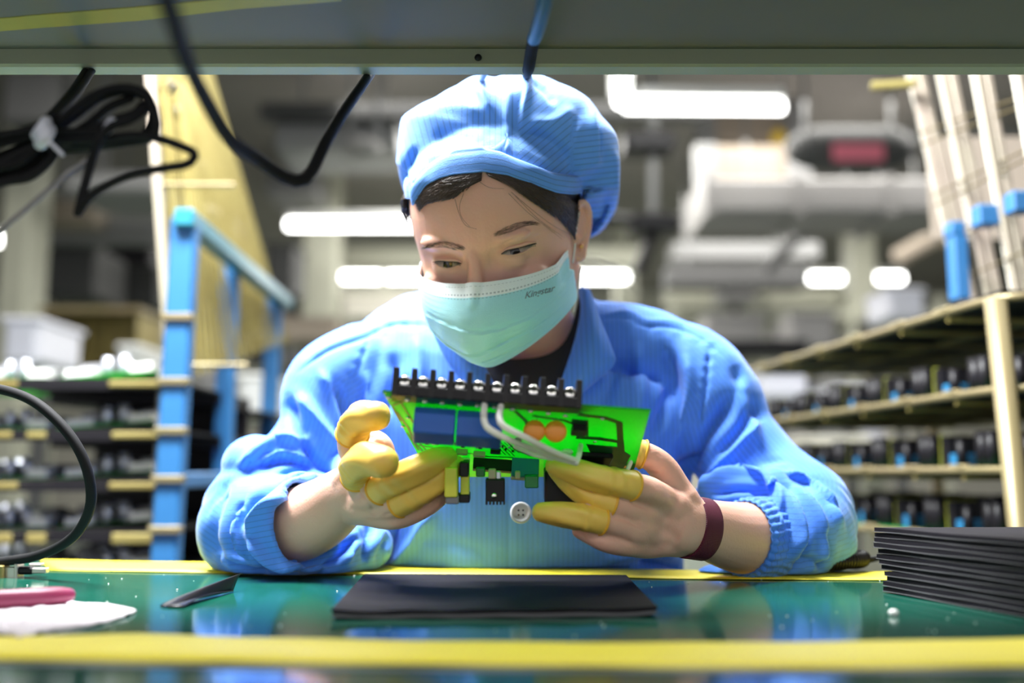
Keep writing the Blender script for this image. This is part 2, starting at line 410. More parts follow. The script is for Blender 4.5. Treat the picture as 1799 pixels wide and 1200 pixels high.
for (x0, y0, x1, y1, Y, m, lab) in (
        (0, 120, 105, 215, 4.6, 'darkduct', 'dark box-like duct at the upper left corner behind the cables'),
        (110, 300, 268, 335, 5.0, 'greyduct', 'grey duct below the hanging black cable loops'),
        (60, 430, 170, 520, 6.0, 'darkduct', 'dark machine cabinet high at left beside the wire panel'),
        (60, 350, 165, 392, 5.6, 'beige', 'beige duct end left of the gold wire panel'),
        (170, 425, 268, 520, 7.0, 'black', 'black cabinet immediately left of the blue rack top'),
        (480, 215, 700, 262, 5.7, 'greyduct', 'grey duct left of the cap behind the hanging black cable'),
        (465, 300, 560, 345, 7.2, 'greyduct', 'short grey duct over the left lamp')):
    simple('duct_box', lab, 'duct', m, lambda mb: pbox(mb, x0, y0, x1, y1, Y, .5, .02))
simple('ceiling_speaker', 'round pale ceiling fitting left of the cap', 'fitting', 'whiteduct', lambda m: m.tube([P(630, 262, 5.5), P(640, 262, 5.5)], .09, 14, dome=True) if 0 else m.ball(P(638, 262, 5.5), (.11, .11, .06)))

# lamps
def lamp(name, label, a, b, r=.026):
    a = np.array(a); b = np.array(b); t = thing(name, label, 'lamp', (a + b) / 2)
    MB().tube([a, b], r, 10, dome=False).build('tube', M['tube'], t, True)
    d = nrm(b - a); s = np.cross(d, [0, 0, 1]) * .05
    MB().frame(a - s + [0, 0, .03], b - a, 2 * s, [0, 0, .05], .005).build('lamp_housing', M['lampbody'], t)
    for q in (a, b): MB().tube([q + [0, 0, .07], [q[0], q[1], 3.32]], .006, 6).build('suspension_rod', M['greyduct'], t)
lamp('tube_lamp', 'bright tube lamp crosswise at upper right beside the cap', P(1098, 186, 4.75), P(1375, 188, 4.75))
lamp('tube_lamp', 'short bright tube lamp running towards the viewer, meeting the upper right lamp', P(1090, 180, 4.7), P(1092, 95, 4.25))
lamp('tube_lamp', 'bright tube lamp left of the cap, upper of the two there', P(505, 395, 7.0), P(760, 395, 7.0), .03)
lamp('tube_lamp', 'long bright tube lamp behind the face at mask height', P(585, 487, 8.9), P(1102, 487, 8.9), .035)
lamp('tube_lamp', 'bright tube lamp low between face and right rack', P(1424, 489, 8.9), P(1585, 489, 8.9), .035)
lamp('tube_lamp', 'small bright lamp below the white duct, left of the rack frame', P(1490, 396, 7.0), P(1545, 394, 7.0), .04)
lamp('tube_lamp', 'small bright lamp seen against the left edge of the right wire frame', P(1610, 397, 6.6), P(1652, 396, 6.6), .045)
lamp('tube_lamp', 'bright lamp seen through the right wire frame beside the blue clips', P(1728, 404, 6.6), P(1768, 398, 6.6), .045)
lamp('tube_lamp', 'bright lamp at the left picture edge beside the grey cable tie', P(-22, 421, 6.6), P(6, 421, 6.6), .04)

# far workplaces: bright boxes, screens and machines across the hall
fb = [((1242, 556, 1342, 602), 6.6, 'whiteduct', 'white box at shoulder height right of the collar'),
      ((1392, 552, 1468, 612), 6.2, 'whiteduct', 'bright white box left of the top tray of the right rack'),
      ((1270, 505, 1330, 530), 7.5, 'whiteduct', 'pale carton on the beam right of the shoulder'),
      ((1560, 510, 1625, 560), 5.6, 'label', 'pale round-edged machine behind the right wire frame'),
      ((1190, 600, 1420, 622), 5.6, 'black', 'long black table edge behind the right shoulder'),
      ((1340, 655, 1420, 700), 4.6, 'label', 'pale carton seen under the top tray of the right rack'),
      ((1470, 680, 1560, 712), 4.2, 'label', 'white carton seen between the upper trays of the right rack'),
      ((1560, 690, 1650, 715), 4.4, 'cream', 'cream carton seen between the upper trays of the right rack'),
      ((1415, 770, 1530, 800), 3.9, 'cream', 'cream tray seen between the middle trays of the right rack'),
      ((600, 520, 745, 560), 7.0, 'cream', 'cream machine cover behind the left shoulder'),
      ((470, 560, 590, 600), 5.6, 'beige', 'beige machine left of the left shoulder'),
      ((465, 430, 520, 520), 6.8, 'darkduct', 'dark cabinet below the upper left lamp'),
      ((415, 660, 470, 735), 3.6, 'white', 'white round-edged bin behind the blue posts'),
      ((340, 655, 400, 690), 3.8, 'whiteduct', 'white carton between the first two blue posts'),
      ((90, 470, 280, 538), 6.6, 'darkduct', 'dark machine row behind the left rack'),
      ((0, 560, 70, 640), 3.4, 'label', 'pale grey carton at the left picture edge'),
      ((195, 560, 285, 620), 5.6, 'greyduct', 'grey machine behind the left tray rack'),
      ((205, 608, 245, 638), 3.7, 'white', 'white lit cup-like bin behind the left trays')]
for (r, Y, m, lab) in fb:
    t = thing('storage_box', lab, 'box', P((r[0] + r[2]) / 2, r[3], Y))
    mb = MB(); pbox(mb, *r, Y, .35, .02); mb.build('box_body', M[m], t)
    c_ = P((r[0] + r[2]) / 2, r[3], Y); MB().box((c_[0] - .02, Y + .15, .02), (c_[0] + .02, Y + .19, c_[2])).build('stand_post', M['darkduct'], t); MB().box((c_[0] - .14, Y + .03, 0), (c_[0] + .14, Y + .31, .02)).build('stand_foot', M['darkduct'], t)
    mb = MB(); pbox(mb, r[0] - 2, r[1] - 4, r[2] + 2, r[1] + 3, Y - .01, .37, .005); mb.build('lid', M[m], t)
# far shelving rows that carry those boxes
for (x0, x1, ys, Y, lab) in ((1180, 1660, (546, 622, 700, 790), 7.9, 'far shelving right of the woman'),
                             (420, 800, (505, 562, 640, 740), 8.0, 'far shelving left of the woman'),
                             (-10, 300, (545, 600, 680), 7.4, 'far shelving at the far left')):
    t = thing('storage_rack', lab, 'rack', P((x0 + x1) / 2, 800, Y))
    for y in ys:
        mb = MB(); pbox(mb, x0, y, x1, y + 13, Y, .5); mb.build('shelf', M['beam'], t)
    for x in np.linspace(x0, x1 - 10, 4):
        a = P(x, 600, Y); mb = MB().box((a[0], Y - .02, 0), (a[0] + .05, Y + .03, P(x, ys[0] - 25, Y)[2])); mb.build('post', M['beam'], t)
    for ri, y in enumerate(ys[1:]):
        for k, x in enumerate(np.arange(x0 + 12, x1 - 40, 62)):
            h = 25 + 22 * rng.random(); m = rng.choice(['label', 'beige', 'darkduct', 'greyduct', 'cream', 'black', 'whiteduct'])
            mb = MB(); pbox(mb, x, y - h, x + 34 + 18 * rng.random(), y, Y + .05, .3, .01); o = mb.build('carton', M[m])
            tag(o, 'small blurred carton, %s from left, %s shelf, %s' % (['first', 'second', 'third', 'fourth', 'fifth', 'sixth', 'seventh', 'eighth'][k], ['second', 'third', 'fourth'][ri], lab), 'box', 'cartons on the ' + lab)

# gold magazine rack far left
t = thing('wire_rack', 'gold wire magazine rack standing far behind the left trays', 'rack', P(155, 650, 4.2))
for i, x in enumerate(np.linspace(72, 236, 13)):
    mb = MB(); pbox(mb, x, 545, x + 7, 655, 4.2 + .02 * (i % 2), .3); mb.build('wire_frame', M['gold'], t)
mb = MB(); pbox(mb, 68, 538, 246, 548, 4.18, .34); mb.build('top_bar', M['zinc'], t)

# ------------------------------------------------------------------ workbench
tl, tr = T(70, 985), T(1550, 1006)
sl = (tr[1] - tl[1]) / (tr[0] - tl[0])
def back(x): return tl[1] + sl * (x - tl[0])
bench = thing('workbench', 'green topped workbench edged with wide yellow tape', 'table', (0, .4, .0))
X0, X1, YF = -.95, .95, -.35
mb = MB(); z0, z1 = .72, .75
mb.add([(X0, YF, z0), (X1, YF, z0), (X1, back(X1), z0), (X0, back(X0), z0), (X0, YF, z1), (X1, YF, z1), (X1, back(X1), z1), (X0, back(X0), z1)],
       [(3, 2, 1, 0), (4, 5, 6, 7), (0, 1, 5, 4), (1, 2, 6, 5), (2, 3, 7, 6), (3, 0, 4, 7)])
mb.build('tabletop', M['table'], bench)
for x in (X0 + .05, X1 - .1):
    for y in (YF + .05, .72): MB().box((x, y, 0), (x + .05, y + .05, .72), .004).build('leg', M['greyduct'], bench)
def strip(name, edge_top, edge_bot, m, h=.0006, z=.75, xr=None):
    """flat strip on the bench between two picture polylines"""
    n = 60; a = catmull(np.array([T(*q, z) for q in edge_top]), n); b = catmull(np.array([T(*q, z) for q in edge_bot]), n)
    V, Fc = grid(lambda u, v: (a * (1 - v) + b * v)[int(round(u * (n - 1)))] + [0, 0, h + .0002 * math.sin(u * 41 + v * 3)], n, 4)
    o = mesh(name, V, Fc, m, bench, True); solid(o, .0005); return o
strip('yellow_tape', [(70, 985), (300, 989), (900, 998), (1200, 1003), (1550, 1006), (1850, 1010)], [(88, 1003), (330, 1007), (900, 1012), (1180, 1018), (1550, 1021), (1850, 1026)], M['tape'])
strip('yellow_tape', [(-160, 1118), (0, 1121), (250, 1117), (480, 1124), (900, 1131), (1200, 1132), (1500, 1130), (1799, 1124), (1960, 1121)],
      [(-160, 1160), (0, 1162), (480, 1168), (900, 1172), (1200, 1176), (1500, 1177), (1799, 1173), (1960, 1172)], M['tape'])
strip('mat_seam', [(-160, 1163), (0, 1165), (900, 1176), (1799, 1178), (1960, 1177)], [(-160, 1168), (0, 1170), (900, 1181), (1799, 1184), (1960, 1183)], M['greyedge'], .0004)

# overhead shelf on its posts
sh = thing('overhead_shelf', 'dark grey overhead bench shelf across the top of the picture', 'shelf', (0, .5, .75))
zs = P(900, 86, .78)[2]
MB().box((-.95, .06, zs), (.95, .80, zs + .02), .002).build('shelf_board', M['shelfp'], sh)
a = P(900, 116, .78)
MB().box((-.95, .78, a[2]), (.95, .80, zs + .03), .002).build('front_lip', M['shelflip'], sh)
for x in (-.94, .90):
    for y in (.1, .75): MB().box((x, y, .75), (x + .03, y + .03, zs), .002).build('post', M['shelfp'], sh)
def under(px, py): return T(px, py, zs - .0005)
V = [under(*q) for q in ((-80, 22), (0, 18), (150, 8), (300, 2), (560, -2), (560, -25), (300, -25), (100, -18), (-80, -10))]
va = [under(*q) for q in ((-80, 62), (60, 50), (250, 36), (420, 16), (600, 2))]; vb = [under(*q) for q in ((-80, 40), (60, 27), (250, 12), (420, -4), (600, -20))]
mb = MB(); mb.add(va + vb, [(i, i + 1, i + 6, i + 5) for i in range(4)]); o = mb.build('olive_tape_strip', M['olive'], sh); solid(o, .0006)
MB().ball(P(840, 101, .779), (.003, .002, .003)).build('screw', M['black'], sh)
t = thing('bench_lamp', 'slim white tube lamp fixed beneath the overhead shelf', 'lamp', (0, .3, zs))
MB().box((-.58, .265, zs - .022), (.58, .335, zs), .004).build('lamp_housing', M['lampbody'], t)

# ------------------------------------------------------------------ racks with circuit boards
def board_asm(name, label, group, org, ex, ey, kind, empty_only=False):
    """blurred circuit board lying on a tray: org corner, ex along front, ey depth"""
    t = thing(name, label, 'circuit board', org, group)
    org, ex, ey = (np.array(q, float) for q in (org, ex, ey)); up = np.array([0, 0, 1.0])
    MB().frame(org, ex, ey, up * .002).build('board_sheet', M['pcb' if kind == 0 else 'pcbdark'], t)
    def comp(n, u, v, wu, wv, h, m, cyl=False):
        o = org + ex * u + ey * v + up * .002
        if cyl:
            c = o + ex * wu / 2; MB().tube([c, c + up * h], [np.linalg.norm(ex) * wu / 2] * 2, 12).build(n, M[m], t, True)
        else: MB().frame(o, ex * wu, ey * wv, up * h, .001).build(n, M[m], t)
    if kind == 0:
        comp('connector', .03, .1, .30, .5, .013, 'white'); comp('transformer', .12, .3, .22, .5, .024, 'grey')
        comp('capacitor', .42, .15, .10, .2, .030, 'silver', True); comp('capacitor', .55, .25, .11, .2, .034, 'silver', True)
        comp('capacitor', .68, .15, .06, .2, .020, 'label', True)
        comp('heat_sink', .76, .3, .20, .5, .022, 'greyduct'); comp('cable_bundle', .74, .05, .24, .15, .014, 'whitesleeve')
    else:
        comp('capacitor', .05, .1, .16, .2, .050, 'black', True); comp('capacitor', .22, .1, .16, .2, .050, 'black', True)
        comp('transformer', .43, .12, .05, .3, .048, 'oldyellow'); comp('transformer_core', .49, .1, .17, .6, .046, 'black')
        comp('relay', .68, .1, .16, .3, .020, 'capblue'); comp('varistor', .70, .5, .14, .1, .04, 'tan'); comp('capacitor', .88, .1, .12, .2, .040, 'black', True)
    return t
# left rack, front face turned to the viewer
lr = thing('tray_rack', 'low rack of dark trays with circuit boards at the left edge', 'rack', P(150, 985, 1.6) * [1, 1, 0])
YL = 1.62
levels = [667, 757, 846, 935, 1020]
names = ['top', 'second', 'middle', 'fourth', 'lowest']
for i, y in enumerate(levels):
    a = P(-60, y, YL); b = P(292, y, YL); zz = P(150, y, YL)[2]
    tray = MB().box((a[0], YL + .01, zz), (b[0], YL + .50, zz + .004)).build('tray', M['blackrubber'], lr)
    MB().box((a[0], YL + .3, zz - .02), (b[0], YL + .5, zz), ).build('tray_rail', M['black'], lr)
    for (u0, u1) in ((-60, 20), (45, 80), (195, 292)) if i % 2 else ((-60, 30), (190, 292)):
        q0 = P(u0, y + 4, YL - .004); q1 = P(u1, y + 4, YL - .004)
        MB().box((q0[0], YL - .004, zz - .012 - .006 * (i == 3)), (q1[0], YL + .02, zz - .002), .002).build('tray_lip', M['gold'], lr)
    MB().box((a[0], YL, zz - .016), (b[0], YL + .012, zz - .001)).build('tray_edge', M['black'], lr)
    k = 0
    for (u0, u1, tilt, pos) in ((-70, 75, .0, 'left end'), (95, 262, .012, 'right end')):
        p0 = P(u0, y - 1, YL + .02); p1 = P(u1, y - 1, YL + .02)
        board_asm('circuit_board', 'green circuit board with pale parts, %s tray of the left rack, %s' % (names[i], pos), 'boards on the left rack',
                  (p0[0], YL + .03, zz + .0045), (p1[0] - p0[0], 0, tilt), (0, .16, 0), 0)
    for (u0, u1) in ((-60, 90), (110, 270)):
        p0 = P(u0, y - 1, YL + .3); p1 = P(u1, y - 1, YL + .3)
        board_asm('circuit_board', 'green circuit board at the back of the left rack, %s tray, %s half' % (names[i], 'left' if u0 < 0 else 'right'), 'boards on the left rack',
                  (p0[0], YL + .27, zz + .0045), (p1[0] - p0[0], 0, .0), (0, .14, 0), 0)
for x in (-58, 276):
    for yy in (.02, .47):
        a = P(x, 700, YL + yy); MB().box((a[0], YL + yy, 0), (a[0] + .012, YL + yy + .012, P(150, 640, YL)[2])).build('rack_post', M['greyduct'], lr)
MB().box((P(-60, 800, YL)[0], YL + .5, .3), (P(290, 800, YL)[0], YL + .51, P(150, 660, YL)[2])).build('back_panel', M['black'], lr)

# blue trolley frame going back, with gold wire panel
bt = thing('blue_trolley', 'blue steel trolley frame with a teal top rail beside the left rack', 'trolley', P(330, 900, 1.6) * [1, 1, 0])
def post(mbname, x0, y0, x1, y1, Y0, Y1, wd, m, par, dd=.03):
    a = P(x0, y0, Y0); b = P(x1, y1, Y1); MB().frame(a - [wd / 2, dd / 2, 0], b - a, [wd, 0, 0], [0, dd, 0], .004).build(mbname, M[m], par)
top0 = P(326, 382, 1.55)
for (xt, yt, xb, Y, wd) in ((327, 384, 292, 1.55, .040), (405, 462, 385, 1.95, .034), (482, 520, 462, 2.35, .036)):
    a = P(xt, yt, Y); f_ = P(xb, 985, Y); d = (a - f_) / (a[2] - f_[2]); b = a - d * a[2]
    MB().frame(b - [wd / 2, .016, 0], a - b, [wd, 0, 0], [0, .032, 0], .004).build('post', M['blue'], bt)
    for py in ((560, 672, 758, 842, 930) if Y < 1.6 else ()):
        c = b + d * P(310, py, Y)[2]; MB().box(c - [.024, .022, .006], c + [.024, .0, .006], .002).build('clamp', M['zinc'], bt)
a = P(322, 378, 1.52); b = P(503, 531, 2.42)
MB().frame(a - [.016, 0, .018], b - a, [.032, 0, 0], [0, 0, .030], .004).build('top_rail', M['teal'], bt)
a = P(296, 845, 1.56); b = P(470, 838, 2.4)
MB().frame(a - [.012, 0, .012], b - a, [.024, 0, 0], [0, 0, .024], .003).build('lower_rail', M['blue'], bt)
for k, (ya, yb, xr) in enumerate(((690, 715, 430), (757, 765, 440), (850, 832, 440), (935, 920, 420))):
    # trays between the posts
    a = P(300, ya, 1.62); b = P(xr, ya + (yb - ya), 2.3); z = a[2]
    MB().frame([a[0], 2.16, z], [0.02, .26, .0], [-.30, 0, 0], [0, 0, .006]).build('tray', M['blackrubber'], bt)
wp = thing('magazine_rack', 'tall gold wire magazine panel leaning over the blue trolley', 'rack', P(330, 600, 1.5) * [1, 1, 1])
A0, A1 = P(260, 60, 1.64), P(300, 660, 1.66)   # near edge, top and bottom
B0, B1 = P(318, 60, 2.38), P(470, 600, 2.42)
def wpt(u, v, o=0.0): return (A0 * (1 - v) + A1 * v) * (1 - u) + (B0 * (1 - v) + B1 * v) * u + np.array([o, 0, 0])
for layer in (0, .022, .048):
    mbw = MB()
    for u in np.linspace(0, 1, 21): mbw.tube([wpt(u, 0, layer), wpt(u, 1, layer)], .0027, 5)
    mbw.build('wire_grid', M['gold'], wp)
for u, wd in ((0, .013), (1, .013)):
    MB().frame(wpt(u, 0) - [wd / 2, .006, 0], wpt(u, 1) - wpt(u, 0), [wd, 0, 0], [0, .012, 0]).build('frame_bar', M['palez'], wp)
for v in (.02, .45, .97):
    MB().tube([wpt(0, v), wpt(1, v)], .004, 6).build('cross_bar', M['zinc'], wp)
    MB().tube([wpt(0, v), wpt(0, v, .13)], .004, 6).build('cross_bar', M['zinc'], wp)
for (u, v, s) in ((.10, .16, .02), (.3, .30, .02), (.42, .42, .03), (.45, .56, .03), (.62, .74, .03), (.5, .88, .03), (.2, .24, .02)):
    c = wpt(u, v, .02); MB().ball(c, (s * .9, s, s * .45), 10, 6).build('clip', M['palez'], wp)

# right rack: gold framed trays going back into the hall
rr = thing('tray_rack', 'gold framed rack of black trays with circuit boards at the right edge', 'rack', P(1770, 985, 1.3) * [1, 1, 0])
dirv = nrm(P(1320, 650, 2.15) - P(1742, 522, 1.25)); side = nrm(np.cross(dirv, [0, 0, 1]))
c0 = P(1748, 524, 1.25); LEN = 0.95
pb = P(1792, 935, 1.25); pd = (c0 - pb) / (c0[2] - pb[2])
zs_r = [P(1742, y, 1.25)[2] for y in (524, 683, 826, 962)]
def rc(z): return c0 + pd * (z - c0[2])
nm = ['top', 'second', 'third', 'lowest']
for i, z in enumerate(zs_r):
    c = rc(z); e = dirv * LEN; dv = np.array([dirv[0], dirv[1], 0]) / np.hypot(dirv[0], dirv[1]); e = dv * LEN
    sd = np.array([side[0], side[1], 0]); sd = sd / np.linalg.norm(sd) * .42
    # rounded gold wire loop and tray
    lp = [c + e, c + e * .6, c + e * .2, c + e * .03 - sd * .0, c - e * .012 + sd * .05, c - e * .02 + sd * .2, c - e * .02 + sd]
    MB().tube(catmull(lp, 30), .0055, 8).build('tray_rim', M['zinc'], rr, True)
    MB().frame(c + sd * .02 + [0, 0, .003 if i == 0 else -.003], e, sd, [0, 0, .008 if i == 0 else .004]).build('tray', M['blackrubber'], rr)
    for u in (.12, .26, .42, .58, .75, .9):
        q = c + e * u; MB().frame(q - [.006, .012, .0], [.012, 0, 0], [0, .05, 0], [0, 0, .008], .002).build('clip', M['zinc'], rr)
        MB().tube([q - [0, 0, .01], q + sd - [0, 0, .01]], .004, 6).build('cross_wire', M['gold'], rr)
    for u in (.33, .66):
        MB().tube([c + sd * u - [0, 0, .008], c + sd * u + e - [0, 0, .008]], .004, 6).build('cross_wire', M['gold'], rr)
    if i:
        ks = 6; 
        for k in range(ks):
            for row in (0, 1):
                o = c + e * (.02 + k / ks) + sd * (.06 + .5 * row) + [0, 0, .002]
                kk = ['nearest', 'second', 'third', 'fourth', 'fifth', 'farthest'][k]
                board_asm('circuit_board', 'dark circuit board, %s in the %s row on the %s tray of the right rack' % (kk, 'back' if row else 'front', nm[i]),
                          'boards on the right rack', o + e * .8 / ks, -e * .8 / ks, sd * .36, 1)
for u in (0, 1):
    for v in (0, 1):
        a = rc(zs_r[0]) + dv * LEN * u + sd * v; b = rc(0) + dv * LEN * u + sd * v
        MB().tube([b, a], [.0135, .0135], 12).build('post', M['zinc'], rr, True)
# tall frame standing on the top tray
tf = thing('wire_frame_stack', 'tall pale slatted wire frame standing on the top tray of the right rack', 'rack', c0 + [0, .1, 0])
sl_ = [((1592, 60), (1712, 575), 1.62, 30), ((1648, 60), (1752, 560), 1.52, 34), ((1712, 60), (1800, 545), 1.43, 34), ((1785, 60), (1870, 530), 1.35, 34)]
for (p0, p1, Y, wd) in sl_:
    a = P(*p0, Y); b = P(*p1, Y); mm = wd / FPX * Y; b = b + (b - a) * max(0, (b[2] - zs_r[0] - .012) / (a[2] - b[2]))
    for q in (-.32, .18): MB().frame(b + [mm * q, 0, 0], a - b, [mm * .42, 0, 0], [0, .012, 0], .002).build('slat', M['palez'], tf)
    MB().frame(b - [mm * .1, -.02, 0], a - b, [mm * .3, 0, 0], [0, .006, 0]).build('slat', M['cream'], tf)
for (ya, yb, dy) in ((235, 150, 0), (345, 240, 0), (425, 315, 0), (500, 420, 0), (255, 165, 1), (362, 255, 1), (436, 328, 1)):
    a = P(1615 + (ya - 235) * .2, ya, 1.60); b = P(1850, yb, 1.32); MB().tube([a, b], .0016, 6).build('cross_wire', M['bronze'], tf)
MB().tube([P(1530, 152, 1.62), P(1608, 147, 1.60)], .008, 8).build('hook_bar', M['gold'], tf)
mb = MB(); pbox(mb, 1640, 240, 1860, 420, 1.95, .01); mb.build('back_sheet', M['beige'], tf)
for j, (x0, y0, x1, y1, Y) in enumerate(((1672, 388, 1696, 412, 1.55), (1682, 412, 1700, 525, 1.55), (1722, 358, 1756, 394, 1.47), (1782, 334, 1815, 370, 1.39))):
    mb = MB(); pbox(mb, x0, y0, x1, y1, Y - .035, .03, .002); mb.build('blue_clip', M['blue'], tf)
# ------------------------------------------------------------------ person: materials
M['skin'] = mat('skin', (.72, .40, .29), .46, scale=18, rgb2=(.80, .48, .38), sss=.35, bump=.00025, bscale=420, spec=.35)
M['hair'] = mat('dark_brown_hair', (.018, .010, .008), .5, scale=60, var=.3)
M['hairs'] = mat('brown_strands', (.055, .034, .026), .33, scale=60, var=.5)
M['browhair'] = mat('brow_hair', (.11, .08, .065), .7)
M['shirt'] = mat('black_knit', (.010, .010, .014), .8, scale=200, bump=.0004, bscale=700)
M['trousers'] = mat('dark_trousers', (.02, .025, .04), .8)
M['cot'] = mat('yellow_latex', (.80, .50, .075), .42, scale=35, rgb2=(.88, .60, .13), sss=.15, bump=.0002, bscale=180)
M['cotrim'] = mat('yellow_latex_rim', (.80, .42, .03), .4)
M['eyewhite'] = mat('eye_white', (.34, .25, .22), .25)
M['iris'] = mat('dark_iris', (.010, .006, .005), .15)
M['lash'] = mat('lash', (.015, .009, .008), .6)
M['elastic'] = mat('white_elastic', (.85, .85, .85), .6)
M['goldring'] = mat('gold_stud', (.9, .6, .2), .2, metal=1)
M['buttonm'] = mat('pale_button', (.66, .70, .72), .35, scale=60, var=.06)

def cloth(name, rgb, spacing, dark, attr='stripe', rough=.72):
    m = mat(name, rgb, rough, scale=12, var=.04, sheen=.25, bump=.0003, bscale=900)
    nt = m.node_tree; b = nt.nodes['Principled BSDF']; mix = [n for n in nt.nodes if n.type == 'MIX'][0]
    a = nt.nodes.new('ShaderNodeAttribute'); a.attribute_name = attr
    d = nt.nodes.new('ShaderNodeMath'); d.operation = 'DIVIDE'; d.inputs[1].default_value = spacing; nt.links.new(a.outputs['Fac'], d.inputs[0])
    fr = nt.nodes.new('ShaderNodeMath'); fr.operation = 'FRACT'; nt.links.new(d.outputs[0], fr.inputs[0])
    lt = nt.nodes.new('ShaderNodeMath'); lt.operation = 'LESS_THAN'; lt.inputs[1].default_value = .13; nt.links.new(fr.outputs[0], lt.inputs[0])
    mu = nt.nodes.new('ShaderNodeMath'); mu.operation = 'MULTIPLY'; mu.inputs[1].default_value = dark; nt.links.new(lt.outputs[0], mu.inputs[0])
    mx = nt.nodes.new('ShaderNodeMix'); mx.data_type = 'RGBA'; mx.inputs[7].default_value = (.01, .03, .10, 1)
    nt.links.new(mu.outputs[0], mx.inputs[0]); nt.links.new(mix.outputs[2], mx.inputs[6]); nt.links.new(mx.outputs[2], b.inputs['Base Color'])
    return m
def setattr_(o, name, vals):
    a = o.data.attributes.new(name, 'FLOAT', 'POINT'); a.data.foreach_set('value', np.asarray(vals, np.float32))
M['coat'] = cloth('blue_coat_cloth', (.075, .262, .88), .005, .38)
M['cap'] = cloth('blue_cap_cloth', (.115, .33, .90), .0052, .55)

# ------------------------------------------------------------------ head frame
def rot(order, a, b, g):
    a, b, g = (math.radians(q) for q in (a, b, g)); c, s = math.cos, math.sin
    d = dict(X=np.array([[1, 0, 0], [0, c(a), -s(a)], [0, s(a), c(a)]]), Z=np.array([[c(b), -s(b), 0], [s(b), c(b), 0], [0, 0, 1]]),
             Y=np.array([[c(g), 0, s(g)], [0, 1, 0], [-s(g), 0, c(g)]])); Mx = np.eye(3)
    for k in order: Mx = Mx @ d[k]
    return Mx
HR = rot('YXZ', 30, -18, -10); HC = np.array([-.0135, .955, 1.077]); HS = 1.0
def H(p): return (np.asarray(p, float) * HS) @ HR.T + HC
def Hi(p): return (np.asarray(p) - HC) @ HR / HS

# head rings: z, front y, back y, half width
HRING = np.array([(-.100, -.072, -.040, .014), (-.096, -.083, -.025, .028), (-.085, -.090, -.006, .042), (-.068, -.093, .022, .054), (-.047, -.094, .056, .0690),
                  (-.025, -.092, .078, .0735), (0, -.090, .092, .0760), (.025, -.0915, .097, .0785), (.05, -.087, .096, .0780), (.075, -.075, .088, .070),
                  (.095, -.055, .070, .052), (.110, -.028, .040, .030), (.117, -.005, .015, .010)])
def headring(z, off=0.0):
    c = [np.interp(z, HRING[:, 0], HRING[:, k]) for k in (1, 2, 3)]; return c[0] - off, c[1] + off, c[2] + off
def headpt(th, z, off=0.0, ex=2.4):
    """th 0 = front, +90 deg = her left"""
    f, b, w_ = headring(z, off); s, c = math.sin(th), math.cos(th)
    x = w_ * math.copysign(abs(s) ** (2 / ex), s); mid = (f + b) / 2 + .01
    y = mid + ((f - mid) * abs(c) ** (2 / ex) if c > 0 else (b - mid) * abs(c) ** (2 / ex)); return [x, y, z]
hz = catmull(HRING, 40)
hv, hf = [], []
N = 48
for row in hz:
    f, b, w_ = row[1:]; mid = (f + b) / 2 + .01
    for j in range(N):
        th = 2 * math.pi * j / N; s, c = math.sin(th), math.cos(th); ex = 2.4
        hv.append([w_ * math.copysign(abs(s) ** (2 / ex), s), mid + ((f - mid) if c > 0 else (b - mid)) * abs(c) ** (2 / ex), row[0]])
for i in range(len(hz) - 1):
    for j in range(N): hf.append((i * N + j, i * N + (j + 1) % N, (i + 1) * N + (j + 1) % N, (i + 1) * N + j))
hf.append(tuple(range(N))[::-1]); hf.append(tuple((len(hz) - 1) * N + j for j in range(N)))
body = MB(); body.add(H(hv), hf)
def hb(c, r, R=None): v, f = ball(c, r, 20, 12, R); body.add(H(v), f)
# nose, cheeks, brow, lips, chin
v, f = tube(catmull([(0, -.086, .012), (0, -.092, -.004), (0, -.102, -.022), (0, -.110, -.038), (0, -.106, -.046)], 14), np.interp(np.linspace(0, 1, 14), [0, .4, .8, 1], [.006, .0075, .0105, .009]), 14, True, dome=True); body.add(H(v), f)
for s in (-1, 1):
    hb((s * .011, -.098, -.042), (.008, .009, .007)); hb((s * .040, -.066, -.028), (.024, .020, .022)); hb((s * .030, -.078, .022), (.022, .0125, .008))
    hb((s * .031, -.0745, -.001), (.0155, .0125, .0125))
hb((0, -.092, -.064), (.022, .008, .005)); hb((0, -.091, -.073), (.019, .008, .005)); hb((0, -.078, -.086), (.018, .011, .010))
for s in (-1, 1): hb((s * .060, .004, -.046), (.0155, .024, .026)); hb((s * .054, -.028, -.058), (.016, .022, .020))
# ears
for s in (-1, 1):
    k = lambda p: H([[s * (q[0] + .0035), q[1], q[2]] for q in np.atleast_2d(p)])
    e = catmull([(.070, -.004, .004), (.075, -.003, .014), (.079, .006, .022), (.083, .016, .019), (.085, .021, .008), (.083, .019, -.007), (.079, .011, -.018), (.076, .004, -.025), (.074, .000, -.030), (.070, -.004, -.025)], 36)
    rr_ = np.interp(np.linspace(0, 1, 36), [0, .3, .6, .78, .9, 1], [.0028, .0034, .0032, .0044, .0062, .0045])
    v, f = tube(k(e), rr_, 10, True, dome=True); body.add(v, f)
    e = catmull([(.076, .010, .016), (.080, .013, .004), (.078, .009, -.010), (.073, .000, -.013)], 14)
    v, f = tube(k(e), .0030, 8, True, dome=True); body.add(v, f)
    v, f = ball((s * .0765, .009, -.001), (.0052, .019, .027), 16, 10, rot('Z', 0, -s * 22, 0)); body.add(H(v), f)
    v, f = ball((s * .0765, -.004, -.010), (.005, .004, .006), 10, 8); body.add(H(v), f)
